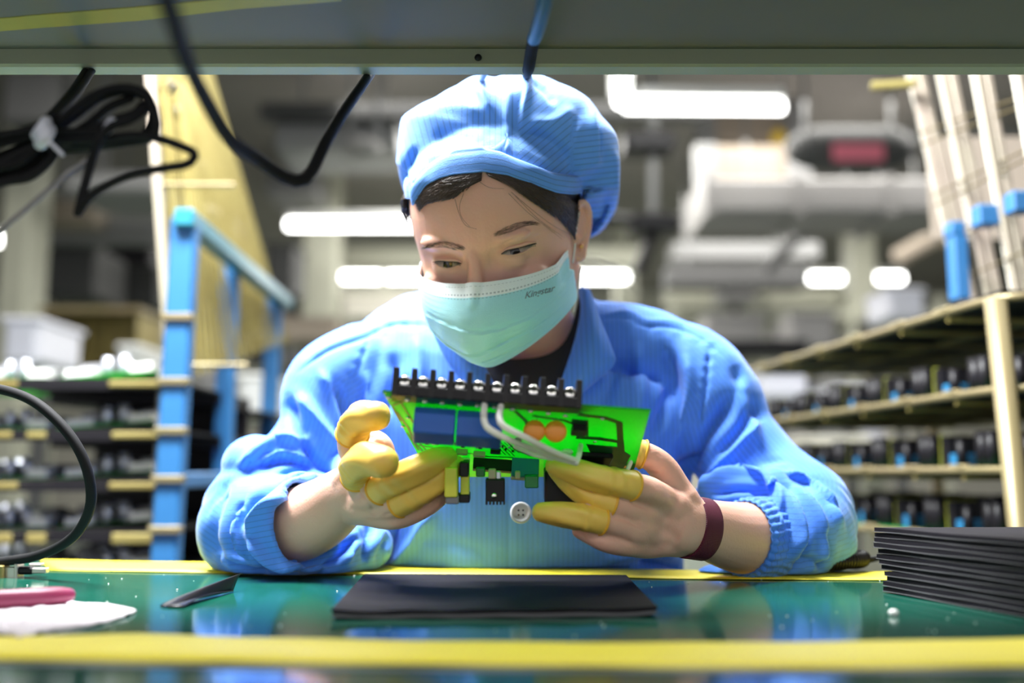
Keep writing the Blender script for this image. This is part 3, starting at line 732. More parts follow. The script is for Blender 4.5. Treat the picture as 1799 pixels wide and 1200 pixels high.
# neck and torso core (inside the coat)
nk0 = H([0, .028, -.055]); nk1 = P(955, 640, 1.075)
v, f = tube(catmull([nk0, (nk0 + nk1) / 2 + [0, .01, 0], nk1, nk1 + [0, .03, -.05]], 12), [.047] * 7 + [.049, .056, .064, .074, .085], 28, True); body.add(v, f)
v, f = limb([(905, 1160, 1.14, 150, 80), (905, 1000, 1.14, 170, 85), (915, 850, 1.14, 190, 95), (920, 720, 1.13, 205, 90), (930, 650, 1.11, 170, 70), (945, 600, 1.085, 80, 50)], 24, 28, True); body.add(v, f)
# arms: upper arms in the sleeves, bare forearms
v, f = limb([(670, 660, 1.10, 50, 44), (580, 750, 1.06, 50, 44), (500, 870, 1.04, 54, 50), (448, 925, 1.005, 58, 54), (500, 928, .955, 66, 62), (560, 905, .915, 61, 56), (606, 872, .885, 51, 44), (632, 860, .860, 48, 38)], 30, 24); body.add(v, f)
v, f = limb([(1170, 660, 1.10, 50, 44), (1280, 760, 1.07, 50, 44), (1370, 880, 1.035, 54, 50), (1400, 940, 1.00, 58, 58), (1345, 947, .955, 64, 60), (1290, 943, .91, 60, 55), (1235, 928, .865, 51, 42), (1195, 920, .845, 50, 36)], 30, 24); body.add(v, f)
# ------------------------------------------------------------------ hands
def px3(rows): return np.array([[*P(a, b, Y), r * .001] for a, b, Y, r in rows])
DIG = {  # picture x, y, distance, radius mm
    'L_thumb': [(640, 812, .845, 15), (622, 788, .822, 13.5), (620, 757, .800, 11.8), (634, 735, .786, 11.6), (660, 731, .774, 10.6)],
    'L_index': [(640, 858, .850, 13), (628, 842, .822, 11.5), (626, 820, .795, 12.0), (646, 806, .768, 12.0), (672, 812, .752, 11.2)],
    'L_middle': [(640, 878, .850, 13), (655, 872, .815, 11), (682, 850, .790, 10.6), (728, 828, .778, 10.2), (765, 810, .782, 9.2), (784, 803, .790, 7.5)],
    'L_ring': [(640, 890, .852, 13), (672, 893, .820, 10.8), (706, 882, .797, 10.2), (752, 856, .787, 9.4), (786, 830, .790, 8.2), (800, 817, .796, 6.6)],
    'L_pinky': [(645, 895, .856, 12), (672, 908, .830, 10.3), (704, 908, .812, 9.6), (744, 892, .802, 8.8), (772, 872, .803, 8.0), (784, 856, .808, 6.5)],
    'R_thumb': [(1190, 868, .850, 14), (1168, 828, .845, 13.0), (1146, 806, .840, 11.4), (1118, 796, .838, 10.8), (1090, 800, .838, 9.5)],
    'R_index': [(1165, 880, .835, 12.5), (1140, 862, .812, 11.6), (1105, 852, .795, 10.6), (1060, 842, .786, 10.0), (1010, 828, .786, 9.2), (978, 819, .789, 7.4)],
    'R_middle': [(1150, 908, .840, 12), (1125, 898, .818, 11), (1082, 888, .800, 10.4), (1040, 872, .796, 9.4), (1003, 848, .800, 8.2), (980, 828, .805, 6.6)],
    'R_ring': [(1145, 935, .842, 12), (1112, 930, .815, 10.6), (1064, 917, .795, 9.8), (1015, 908, .787, 9.2), (975, 902, .786, 8.2), (953, 900, .788, 6.8)],
    'R_pinky': [(1135, 955, .846, 11), (1105, 958, .820, 9.4), (1068, 953, .802, 8.6), (1040, 942, .800, 7.6), (1018, 932, .803, 6.6)]}
def digit(key, n=30): return catmull(px3(DIG[key]), n)
for k in DIG:
    d = digit(k); v, f = tube(d[:, :3], d[:, 3], 16, True, dome=True); body.add(v, f)
def meta(a, b, ra, rb): v, f = tube(catmull([P(*a), P(*b)], 8), np.linspace(ra, rb, 8), 16, True, dome=True); body.add(v, f)
# palms: from each wrist to the roots of the digits
for k, w0 in (('L_index', (612, 852, .878)), ('L_middle', (615, 862, .876)), ('L_ring', (618, 874, .876)), ('L_pinky', (625, 888, .878)), ('L_thumb', (616, 848, .868))):
    d = px3(DIG[k]); v, f = tube(catmull([P(*w0), d[0, :3], d[1, :3]], 8), np.linspace(.0175, d[1, 3] * 1.02, 8), 16, True, dome=True); body.add(v, f)
v, f = ball(P(652, 800, .838), (.021, .016, .022), 16, 10); body.add(v, f)
v, f = ball(P(650, 868, .852), (.020, .018, .022), 16, 10); body.add(v, f)
for k, w0 in (('R_index', (1200, 905, .852)), ('R_middle', (1197, 918, .853)), ('R_ring', (1197, 932, .855)), ('R_pinky', (1195, 945, .858)), ('R_thumb', (1205, 898, .856))):
    d = px3(DIG[k]); v, f = tube(catmull([P(*w0), (P(*w0) + d[0, :3]) / 2 + [0, -.004, .001], d[0, :3], d[1, :3]], 10), np.linspace(.0165, d[1, 3] * 1.0, 10), 16, True, dome=True); body.add(v, f)
# lower body seated behind the bench
for s in (-1, 1):
    pth = [(s * .09 + .02, 1.14, .55), (s * .11 + .02, 1.02, .52), (s * .13 + .02, .82, .52), (s * .14 + .02, .72, .49), (s * .14 + .02, .74, .30), (s * .14 + .02, .76, .10)]
    v, f = tube(catmull(pth, 16), np.interp(np.linspace(0, 1, 16), [0, .3, .6, 1], [.085, .075, .055, .04]), 14, True, dome=True); body.add(v, f)
v, f = ball((.02, 1.15, .60), (.16, .11, .12), 20, 12); body.add(v, f)

bv, bf = remesh(body, .0015)
bv = smooth(bv, bf, 5)
# sculpt the face: eye sockets, lid creases, brow, crease beside the nose
def hstroke(v, f, items):
    n = normals(v, f); L = Hi(v); d = np.zeros(len(v)); fr = L[:, 1] < -.02
    for (x, z, sx, sz, amp) in items:
        for s in (-1, 1):
            m = fr & (abs(L[:, 0] - s * x) < 4 * sx) & (abs(L[:, 2] - z) < 4 * sz)
            d[m] += amp * np.exp(-((L[m, 0] - s * x) / sx) ** 2 - ((L[m, 2] - z) / sz) ** 2)
    return v + n * d[:, None]
bv = hstroke(bv, bf, [(.017, .002, .007, .008, -.0035), (.033, .011, .015, .0035, -.0022), (.031, -.018, .013, .004, -.0016), (.050, .000, .006, .010, -.0012)])
face_strokes = [
    # lid creases and lower lid creases
    ([(762, 452), (785, 447), (812, 455)], 3.0, -.0010, 'g'), ([(878, 432), (905, 420), (935, 418), (955, 412)], 3.2, -.0013, 'g'),
    ([(884, 424), (915, 408), (950, 408)], 4.5, .0009, 'g'), ([(768, 476), (790, 482), (812, 478)], 3.5, -.0008, 'g'), ([(885, 458), (915, 460), (945, 448)], 3.5, -.0008, 'g'),
    # hand creases, left
    ([(655, 770), (672, 785), (690, 787)], 5, -.0012, 'g'), ([(622, 778), (640, 770), (662, 768)], 4, -.0010, 'g'),
    ([(628, 850), (650, 862), (672, 866)], 3.5, -.0014, 'g'), ([(672, 905), (690, 903), (715, 900)], 3.5, -.0012, 'g'), ([(632, 862), (650, 885), (660, 905)], 3, -.0009, 'g'),
    # right hand: knuckles up, gaps down, tendons
    ([(1150, 868), (1166, 876)], 10, .0016, 'c'), ([(1132, 918), (1148, 926)], 10, .0016, 'c'), ([(1112, 948), (1128, 952)], 9, .0014, 'c'),
    ([(1108, 880), (1130, 888), (1148, 898)], 5, -.0013, 'g'), ([(1070, 905), (1100, 912), (1130, 930)], 4, -.0016, 'g'), ([(1050, 938), (1080, 945), (1110, 955)], 4, -.0014, 'g'),
    ([(1136, 830), (1158, 832), (1166, 820)], 3.5, -.0012, 'g'), ([(1160, 930), (1180, 940), (1195, 950)], 8, -.0010, 'g'), ([(1165, 878), (1190, 895)], 7, .0008, 'g'),
    ([(1145, 800), (1158, 808)], 2.5, -.0006, 'g'), ([(1150, 796), (1162, 802)], 2, -.0005, 'g')]
bv = sculpt(bv, bf, face_strokes)
SK = Surf(bv, bf)

woman = thing('person', 'woman in blue cap, face mask and blue work coat holding up a green circuit board', 'person', (0.02, 1.14, 0))
skin_o = bigmesh('body', bv, bf, M['skin'], woman)

# ------------------------------------------------------------------ eyes, lids, brows
def surfline(pts, n, off): return np.array([SK.at(a, b, off)[0] for a, b in catmull(np.array(pts, float), n)])
def along(pts, radii, off, name, m, parent, seg=8, n=None):
    n = n or max(10, len(pts) * 6); L = surfline(pts, n, off); L = np.vstack([L[:1], (L[:-2] + L[1:-1] + L[2:]) / 3, L[-1:]])
    r = np.interp(np.linspace(0, 1, n), np.linspace(0, 1, len(radii)), radii)
    v, f = tube(L, r, seg, True, dome=True); return mesh(name, v, f, m, parent, True)
for (up_, lo_, ir, side_) in (
        ([(763, 461), (775, 459), (790, 458), (802, 459), (812, 462)], [(763, 461), (772, 468), (785, 472), (798, 470), (812, 463)], (787, 463, 9), 0),
        ([(881, 446), (893, 438), (908, 434), (924, 430), (940, 427)], [(881, 446), (894, 449), (909, 448), (926, 439), (940, 428)], (905, 441, 9), 1)):
    n = 24; a = catmull(np.array(up_, float), n); b = catmull(np.array(lo_, float), n); V = []; mi = []
    for j in range(6):
        for i in range(n):
            q = a[i] * (1 - j / 5) + b[i] * j / 5; V.append(SK.at(q[0], q[1], .0010)[0])
    Fc = [(j * n + i, j * n + i + 1, (j + 1) * n + i + 1, (j + 1) * n + i) for j in range(5) for i in range(n - 1)]
    eye = mesh('eye', V, Fc, M['eyewhite'], woman, True); eye.data.materials.append(M['iris'])
    for p_ in eye.data.polygons:
        c = proj(np.mean([V[k] for k in p_.vertices], axis=0)); p_.material_index = int(np.hypot(*(c - ir[:2])) < ir[2])
    along([(p[0], p[1] - 2.2) for p in up_], [.0005, .0015, .0018, .0016, .0006], .0009, 'upper_eyelid', M['skin'], woman)
    along(lo_, [.0004, .0009, .0011, .0009, .0004], .0008, 'lower_eyelid', M['skin'], woman)
    ls = along(up_, [.0003, .0006, .0008, .0009, .0005], .0017, 'eyelashes', M['lash'], woman, 6)
    mb = MB()
    for t_ in np.linspace(.1, .98, 22):
        q = a[int(t_ * (n - 1))]; p0 = SK.at(q[0], q[1], .0020)[0]; dn = H([0, -.006, -.003 + .001 * rng.random()]) - H([0, 0, 0]); sx = (t_ - .4) * .004
        mb.tube([p0, p0 + dn * .5 + HR @ [sx * .4, 0, 0], p0 + dn * .8 + HR @ [sx, 0, .0012]], [.00022, .00018, .00006], 4)
    mb.build('eyelash_hairs', M['lash'], woman)
def brow(rows, name):
    mb = MB()
    top = catmull(np.array([(r[0], r[1]) for r in rows], float), 80); wd = np.interp(np.linspace(0, 1, 80), np.linspace(0, 1, len(rows)), [r[2] for r in rows])
    dirx = np.sign(rows[-1][0] - rows[0][0])
    for k in range(210):
        i = rng.integers(0, 78); p0 = top[i] + [rng.normal() * 1.2, (rng.random() - .5) * wd[i]]
        d = np.array([dirx * (6 + 4 * rng.random()), (top[i + 1] - top[i])[1] / (abs((top[i + 1] - top[i])[0]) + .1) * 7 - 2.0 * (1 - i / 80) + rng.normal()])
        L = [SK.at(*(p0 + d * s), .0003 + .0004 * math.sin(s * 3))[0] for s in (0, .5, 1)]
        mb.tube(L, [.00007, .00009, .00004], 3)
    mb.build(name, M['browhair'], woman)
brow([(818, 438, 6), (800, 433, 12), (778, 430, 12), (758, 431, 8), (748, 435, 4)], 'eyebrow')
brow([(866, 413, 6), (888, 406, 13), (910, 397, 13), (928, 392, 9), (942, 393, 4)], 'eyebrow')

# ------------------------------------------------------------------ hair
hair = MB()
def strand(p, r=.00035, off0=.001, off1=.0022, n=9):
    q = catmull(np.array(p, float), n); o = np.linspace(off0, off1, n)
    L = [SK.at(a, b, oo)[0] for (a, b), oo in zip(q, o)]
    hair.tube(L, np.linspace(r, r * .6, n), 4)
# left side of the parting: strands sweep down to the temple
topL = catmull(np.array([(848, 300), (815, 304), (780, 312), (748, 326), (728, 345)], float), 60); botL = catmull(np.array([(846, 318), (822, 330), (795, 345), (765, 352), (750, 357), (740, 368)], float), 60)
topR = catmull(np.array([(850, 300), (890, 302), (940, 312), (985, 328), (1018, 345)], float), 60); botR = catmull(np.array([(862, 312), (892, 326), (925, 345), (958, 366), (988, 386), (1008, 412)], float), 60)
def patch(a, b, off, name):
    V, Fc = grid(lambda u, v: SK.at(*(a[int(u * 59)] * (1 - v) + b[int(u * 59)] * v), off + .0012 * math.sin(v * 3))[0], 60, 7)
    o = mesh(name, V, Fc, M['hair'], None, True); return o
def band_strands(a, b, n, sgn):
    for k in range(n):
        j = rng.random(); t0 = rng.random() * .75; t1 = min(1, t0 + .22 + .25 * rng.random()); l0, l1 = rng.random() * .9, min(1.13, .25 + rng.random() * .95)
        pts = []
        for s in np.linspace(0, 1, 5):
            t = t0 + (t1 - t0) * s; i = int(t * 59); l = l0 + (l1 - l0) * s ** .8; pts.append(a[i] * (1 - l) + b[i] * l + rng.normal(size=2) * .5)
        strand(pts, .00032 + .0002 * rng.random(), .0012 + .001 * rng.random(), .0018 + .0015 * rng.random())
band_strands(topL, botL, 620, -1); band_strands(topR, botR, 700, 1)
for pts in ([(893, 340), (925, 372), (958, 398), (985, 420)], [(898, 338), (938, 372), (970, 396), (1000, 412)], [(905, 345), (945, 385), (990, 418)], [(800, 350), (806, 372), (818, 395), (838, 402)],
            [(815, 340), (808, 362), (812, 382), (826, 398)], [(840, 318), (860, 330), (885, 332)], [(990, 395), (1004, 420), (1008, 440)],
            [(985, 390), (1000, 408), (1003, 432)]):
    strand(pts, .00016, .0008, .0012, 14)
hair_base = patch(topL, botL, .0004, 'hair'); put(hair_base, woman); hb2 = patch(topR, botR, .0004, 'tmp')
me = hair_base.data
V1 = [v.co[:] for v in me.vertices]; F1 = [tuple(p.vertices) for p in me.polygons]; V2 = [v.co[:] for v in hb2.data.vertices]; F2 = [tuple(i + len(V1) for i in p.vertices) for p in hb2.data.polygons]
bpy.data.objects.remove(hair_base); bpy.data.objects.remove(hb2)
hbase = MB(); hbase.add(V1 + V2, F1 + F2)
for k in range(260):          # hair over the temple, standing off the skull
    a0, a1 = math.radians(-58 - 14 * rng.random()), math.radians(-70 - 26 * rng.random()); z0 = .056 - .010 * rng.random(); z1 = .022 + .024 * rng.random(); o_ = .002 + .004 * rng.random()
    hair.tube([H(headpt(a0 + (a1 - a0) * t_, z0 + (z1 - z0) * t_ ** 1.3, o_ + .002 * math.sin(3 * t_))) for t_ in np.linspace(0, 1, 8)], np.linspace(.0004, .0002, 8), 4)
v, f = grid(lambda u, v: H(headpt(math.radians(-62 - 46 * u), .058 - (.018 + .008 * math.sin(u * 20)) * v, .003)), 24, 8); hbase.add(v, f)
# back of the hair below the cap, gathered behind the ear
v, f = grid(lambda u, v: H(headpt(math.radians(100 + 160 * u), .03 - .09 * v, .006 - .004 * v)), 30, 10); hbase.add(v, f)
for k in range(26):
    a = np.array([1018 + rng.normal() * 4, 455 + rng.normal() * 6]); e = a + [50 + 60 * rng.random(), 10 + 45 * rng.random()]; m_ = (a + e) / 2 + [0, -14 * rng.random()]
    L = catmull([P(*a, 1.0), P(*m_, 1.02), P(*e, 1.04)], 8); hair.tube(L, .00012, 3)
ho = hair.build('hair', M['hairs'], woman, True); hbase.build('hair_base', M['hair'], ho, True)
# small gold stud
c, n_ = SK.at(1021, 435, .001, .96); st = MB().ball(c + n_ * .0008, .0019, 12, 8); st.build('earring', M['goldring'], woman, True)

# ------------------------------------------------------------------ face mask
mc = np.array([(-.1035, -.012), (-.116, -.026), (-.1245, -.040), (-.1285, -.054), (-.127, -.068), (-.119, -.081), (-.107, -.092), (-.095, -.099)])
MCP = catmull(mc, 60)
def maskpt(u, v, off=0.0):
    """u -1..1 across (her right to her left), v 0..1 down; local head coordinates"""
    au = abs(u); c = MCP[int(np.clip(v, 0, 1) * 59)]
    ze = -.012 - .050 * v; xe = .0765 - (.009 if u < 0 else .001) * v ** 2; ye = -.030 + .004 * v
    x = xe * math.sin(min(au, 1) * math.pi / 2) ** 1.0; sx_ = math.sin(au * math.pi / 2); k = math.cos(au * math.pi / 2) ** .82; kz = (1 - v ** 1.5) * math.cos(au * math.pi / 2) ** 1.1 + v ** 1.5 * (1 - sx_ ** 1.25)
    y = ye + (c[0] - ye) * k; z = ze + (c[1] - ze) * kz
    if v < .5: z += .010 * math.sin(au * math.pi) * (1 - 2 * v) * .5 * 0
    # keep outside the face
    f, b, w_ = headring(z); 
    p = np.array([math.copysign(x, u) * (.925 if u < 0 else 1.0), y, z]); 
    # pleats
    for v0, a in ((.40, .0016), (.60, .0022), (.80, .0014)):
        s = v - v0 - .10 * au ** 2 + .05 * math.sin(u * 5 + v0 * 9) * (1 - au)
        p[1] -= a * (math.exp(-max(s, 0) / .035) if s > 0 else -math.exp(s / .018)) * (1 - .5 * au)
    # vertical soft buckles
    for u0, v0, du, dv, a in ((-.10, .62, .08, .2, .004), (.22, .60, .10, .16, -.004), (-.42, .48, .1, .12, -.0035), (.45, .45, .12, .08, .003), (.02, .85, .16, .12, .003), (.55, .70, .1, .12, -.003), (-.6, .7, .1, .1, .002)):
        p[1] -= a * math.exp(-((u - u0) / du) ** 2 - ((v - v0) / dv) ** 2)
    nrm_ = np.array([p[0] * .9, p[1] + .02, .2 * (p[2] + .06)]); p = p + nrm(nrm_) * off
    return p
nu, nv = 110, 80
mv = []; muv = []
for j in range(nv):
    for i in range(nu):
        u = -1 + 2 * i / (nu - 1); v_ = j / (nv - 1); p = H(maskpt(u, v_))
        q, n_ = SK.near(p); sgn = (p - q) @ n_
        if sgn < .0018 or (u < -.72) or (u > .72 and v_ < .4): p = q + n_ * (.0018 if sgn < .0018 else .0018 + (sgn - .0018) * max(0, 1 - (abs(u) - .72) / .24))
        mv.append(p); muv.append((u, v_))
mv = np.array(mv); mf = np.array([(j * nu + i, j * nu + i + 1, (j + 1) * nu + i + 1, (j + 1) * nu + i) for j in range(nv - 1) for i in range(nu - 1)])
mv = smooth(mv, mf, 1, .4)
mv = sculpt(mv, mf, [([(774, 562), (816, 570), (870, 574), (930, 565), (984, 543)], 5, -.0030, 's'), ([(840, 566), (837, 606)], 5, .0016, 'g'), ([(909, 567), (888, 609)], 5, -.0016, 's'), ([(790, 580), (835, 606)], 4, -.0014, 'g'),
    ([(978, 556), (948, 592)], 5, -.0015, 's'), ([(870, 534), (828, 562)], 5, .0016, 's'), ([(882, 531), (960, 549)], 5, -.0012, 's'), ([(770, 530), (800, 545), (812, 560)], 6, -.0020, 'g'), ([(775, 515), (840, 540), (860, 560)], 7, .0014, 'g'),
    ([(990, 520), (950, 548), (900, 560)], 6, .0014, 'g'), ([(800, 600), (850, 590), (905, 600)], 7, .0012, 'g')])
mm = mat('pale_blue_nonwoven', (.36, .72, .80), .75, scale=30, var=.03, bump=.00025, bscale=1100, sheen=.1)
nt = mm.node_tree; bs = nt.nodes['Principled BSDF']; mixn = [n for n in nt.nodes if n.type == 'MIX'][0]
av = nt.nodes.new('ShaderNodeAttribute'); av.attribute_name = 'down'; au_ = nt.nodes.new('ShaderNodeAttribute'); au_.attribute_name = 'across'
def mth(op, a, b=None, c=None):
    n = nt.nodes.new('ShaderNodeMath'); n.operation = op
    for k, q in enumerate((a, b, c)):
        if q is None: continue
        if isinstance(q, (int, float)): n.inputs[k].default_value = q
        else: nt.links.new(q, n.inputs[k])
    return n.outputs[0]
white_band = mth('LESS_THAN', av.outputs['Fac'], .135)
mx = nt.nodes.new('ShaderNodeMix'); mx.data_type = 'RGBA'; mx.inputs[7].default_value = (.80, .88, .90, 1); nt.links.new(white_band, mx.inputs[0]); nt.links.new(mixn.outputs[2], mx.inputs[6])
dots = None
for v0 in (.045, .115, .150):
    d = mth('LESS_THAN', mth('ABSOLUTE', mth('SUBTRACT', av.outputs['Fac'], v0)), .006)
    dots = d if dots is None else mth('MAXIMUM', dots, d)
dash = mth('MULTIPLY', dots, mth('GREATER_THAN', mth('FRACT', mth('MULTIPLY', au_.outputs['Fac'], 34)), .45))
mx2 = nt.nodes.new('ShaderNodeMix'); mx2.data_type = 'RGBA'; mx2.inputs[7].default_value = (.16, .24, .28, 1); nt.links.new(mth('MULTIPLY', dash, .6), mx2.inputs[0]); nt.links.new(mx.outputs[2], mx2.inputs[6]); nt.links.new(mx2.outputs[2], bs.inputs['Base Color'])
mask = bigmesh('face_mask', mv, mf, mm, woman); setattr_(mask, 'across', [q[0] for q in muv]); setattr_(mask, 'down', [q[1] for q in muv]); 
mt_ = mask.modifiers.new('thickness', 'SOLIDIFY'); mt_.thickness = .0008; mt_.offset = 0
MK = Surf(mv, mf)
# ear loops
for s, pts in ((1, [(1004, 462, 0), (1008, 432, 0), (1010, 405, 0), (1016, 372, 0)]), (1, [(1008, 548, 0), (1012, 525, 0), (1020, 470, 0)])):
    L = catmull([(SK.at(a, b, .0012, .95)[0]) for a, b, _ in pts], 14); v, f = tube(L, .0011, 6); mesh('ear_loop', v, f, M['elastic'], mask, True)
# printed word on the mask
fc = bpy.data.curves.new('txt', 'FONT'); fc.body = 'Kingstar'; fc.size = 1.0; fc.shear = .25; fc.resolution_u = 4; fc.offset = .012
fo = bpy.data.objects.new('txt', fc); COL.objects.link(fo); bpy.context.view_layer.update()
tm = bpy.data.meshes.new_from_object(fo.evaluated_get(bpy.context.evaluated_depsgraph_get())); bpy.data.objects.remove(fo)
import bmesh
bm_ = bmesh.new(); bm_.from_mesh(tm); bmesh.ops.triangulate(bm_, faces=bm_.faces[:])
bmesh.ops.subdivide_edges(bm_, edges=[e for e in bm_.edges if e.calc_length() > .25], cuts=2, use_grid_fill=True); bm_.to_mesh(tm); bm_.free()
tv = np.array([v.co[:] for v in tm.vertices]); tx = tv[:, 0].max()
o0 = np.array([921., 525.]); ex = np.array([53., -14.]); ey = np.array([1., -16.])
tp = [MK.at(*(o0 + ex * a / tx + ey * b), .0007)[0] for a, b, _ in tv]
mesh('printed_word', tp, [tuple(p.vertices) for p in tm.polygons], mat('grey_print', (.16, .22, .25), .6), mask)
# ------------------------------------------------------------------ cap
edge_px = [(714, 364), (722, 346), (745, 325), (772, 314), (800, 308), (850, 303), (900, 306), (950, 318), (985, 331), (1012, 343)]
eth, ez = [], []
for q in edge_px:
    L = Hi(SK.at(*q)[0]); f_, b_, _w = headring(L[2]); eth.append(math.degrees(math.atan2(L[0], -(L[1] - (f_ + b_) / 2 - .01)))); ez.append(L[2])
o_ = np.argsort(eth); eth = np.array(eth)[o_]; ez = np.array(ez)[o_]
bth = np.r_[-180, -140, -110, eth, 110, 140, 180]; bz = np.r_[-.02, -.01, ez[0] - .016, ez, ez[-1] - .016, -.01, -.02]
def bandz(th): return float(np.interp(math.degrees(th), bth, bz))
cap_c = P(885, 275, .972)
sil = np.array([(1093, 275), (1090, 245), (1080, 230), (1062, 212), (1040, 180), (985, 152), (925, 132), (870, 143), (828, 140), (800, 157), (760, 180), (715, 203), (700, 212), (697, 240), (694, 268), (691, 292), (697, 330), (712, 362), (760, 372), (880, 385), (980, 400), (1035, 425), (1062, 412), (1088, 375), (1094, 320)], float)
sa = np.degrees(np.arctan2(-(sil[:, 1] - 275), sil[:, 0] - 885)) % 360; sr = np.hypot(sil[:, 0] - 885, sil[:, 1] - 275); so = np.argsort(sa); sa = sa[so]; sr = sr[so]
sa = np.r_[sa[-1] - 360, sa, sa[0] + 360]; sr = np.r_[sr[-1], sr, sr[0]]
ryt = np.array([1, 0, 0]); upv = np.array([0, -SS, CC]); dpv = np.array([0, CC, SS])
NU, NV = 220, 130; V = []
for j in range(NV):
    psi = -math.pi / 2 + math.pi * j / (NV - 1)       # -90 towards the viewer, +90 away
    for i in range(NU):
        ph = 2 * math.pi * i / NU; R_ = np.interp(math.degrees(ph), sa, sr) / FPX * .972
        D_ = .100 if psi < 0 else .105
        cs, sn = math.cos(psi), math.sin(psi)
        rr2 = R_ * abs(cs) ** .85; V.append(cap_c + (ryt * math.cos(ph) + upv * math.sin(ph)) * rr2 + dpv * D_ * math.copysign(abs(sn) ** .9, sn))
V = np.array(V)
for i, p in enumerate(V):      # keep the cloth outside the head
    L = Hi(p); z = L[2]
    if z > -.03 and z < .117:
        f_, b_, w2 = headring(z); my = (f_ + b_) / 2; e = math.hypot(L[0] / (w2 + .008), (L[1] - my) / ((b_ - f_) / 2 + .008))
        if e < 1 and e > .05: L[0] /= e; L[1] = my + (L[1] - my) / e; V[i] = H(L)
cf = np.array([(j * NU + i, (j + 1) * NU + i, (j + 1) * NU + (i + 1) % NU, j * NU + (i + 1) % NU) for j in range(NV - 1) for i in range(NU)])
V = smooth(V, cf, 3)
cap_str = [([(922, 150), (912, 190), (905, 262)], 3.5, -.0030, 'v'), ([(928, 140), (918, 190), (912, 250)], 7, .0025, 'g'), ([(895, 150), (892, 210), (890, 255)], 9, .003, 'g'),
           ([(1040, 182), (1050, 235), (1053, 300)], 7, .0060, 's'), ([(1018, 205), (1005, 250), (985, 285)], 5, -.0045, 's'),
           ([(908, 246), (950, 240), (985, 262), (1012, 296), (1028, 320)], 9, -.0060, 'g'), ([(925, 215), (970, 215), (1010, 190)], 12, .004, 'g'),
           ([(1000, 290), (1020, 272), (1050, 270)], 6, -.003, 'g'), ([(1005, 312), (1030, 318), (1046, 300)], 7, -.0045, 'g'),
           ([(716, 300), (722, 276), (732, 262)], 6, -.0055, 'g'), ([(700, 262), (705, 290), (712, 310)], 5, -.005, 's'),
           ([(828, 140), (850, 170), (862, 200)], 8, .0040, 'g'), ([(840, 146), (880, 152), (915, 142)], 8, -.0025, 'g'), ([(935, 140), (960, 160), (975, 182)], 6, -.0045, 'g'),
           ([(745, 190), (800, 185), (850, 200)], 12, .003, 'g'), ([(760, 235), (790, 245), (830, 250)], 12, -.0025, 'g'),
           ([(1060, 260), (1075, 320), (1060, 370)], 9, -.005, 'g'), ([(1078, 262), (1088, 300), (1082, 350)], 6, .003, 'g'), ([(1040, 330), (1065, 360), (1080, 385)], 7, -.004, 'g'), ([(1035, 380), (1060, 388), (1080, 372)], 7, -.005, 's')]
for k in range(26):            # gathers above the band
    t_ = k / 25; q0 = catmull(np.array([(720, 325), (760, 288), (810, 268), (870, 260), (930, 268), (985, 290), (1020, 320)], float), 60)[int(t_ * 59)]
    dx = (q0[0] - 880) * .05 + rng.normal() * 2; ln = 14 + 18 * rng.random()
    cap_str.append(([tuple(q0), (q0[0] + dx, q0[1] - ln)], 2.2 + rng.random(), -.0012 - .0010 * rng.random(), 'g'))
q = proj(V); w_ = np.clip((q[:, 1] - 325) / 40, 0, 1) * np.clip((q[:, 0] - 1000) / 25, 0, 1) * (V[:, 1] < 1.01)
V = CAM + (V - CAM) * (1 + .085 * w_)[:, None]
V = sculpt(V, cf, cap_str); V = smooth(V, cf, 1, .5)
Lc = Hi(V); fz = np.array([bandz(math.atan2(l[0], -(l[1] - .01))) for l in Lc])
def skull(L, off):
    z = L[2]; f_, b_, w2 = headring(min(max(z, -.09), .1165)); my = (f_ + b_) / 2 + .01; hy = (my - f_) if L[1] < my else (b_ - my)
    th = math.atan2(L[0], -(L[1] - my) * (w2 / hy)); return np.array(headpt(th, min(max(z, -.09), .1165), off)), th
for i in range(len(V)):
    L = Lc[i]
    if L[1] > .075 or L[2] > .118: continue
    s_, _t = skull(L, .0); r0 = math.hypot(s_[0], s_[1] - .004); r1 = math.hypot(L[0], L[1] - .004)
    lo_ = r0 + .0045; r2 = max(r1, lo_)
    if L[1] < .035: t_ = min(max((L[2] - fz[i] - .013) / .017, 0), 1); t_ = t_ * t_ * (3 - 2 * t_); r2 = (r0 + .0028) * (1 - t_) + r2 * t_
    if r1 > 1e-4: k_ = r2 / r1; V[i] = H([L[0] * k_, .004 + (L[1] - .004) * k_, L[2]])
V = smooth(V, cf, 1, .5)
V[:NU] = V[NU * 2:NU * 3].mean(0); V[NU:NU * 2] = (V[:NU] + V[NU * 2:NU * 3]) / 2
Lc = Hi(V); fz = np.array([bandz(math.atan2(l[0], -(l[1] - .01))) for l in Lc])
keep = Lc[:, 2] > fz + .010
back_ = (Lc[:, 1] > .035) | (proj(V)[:, 0] > 1024) | ((Lc[:, 0] < -.079) & (Lc[:, 1] > -.02)); keep |= back_
cf2 = cf[keep[cf].all(1)]
cap = bigmesh('cap', V, cf2, M['cap'], woman)
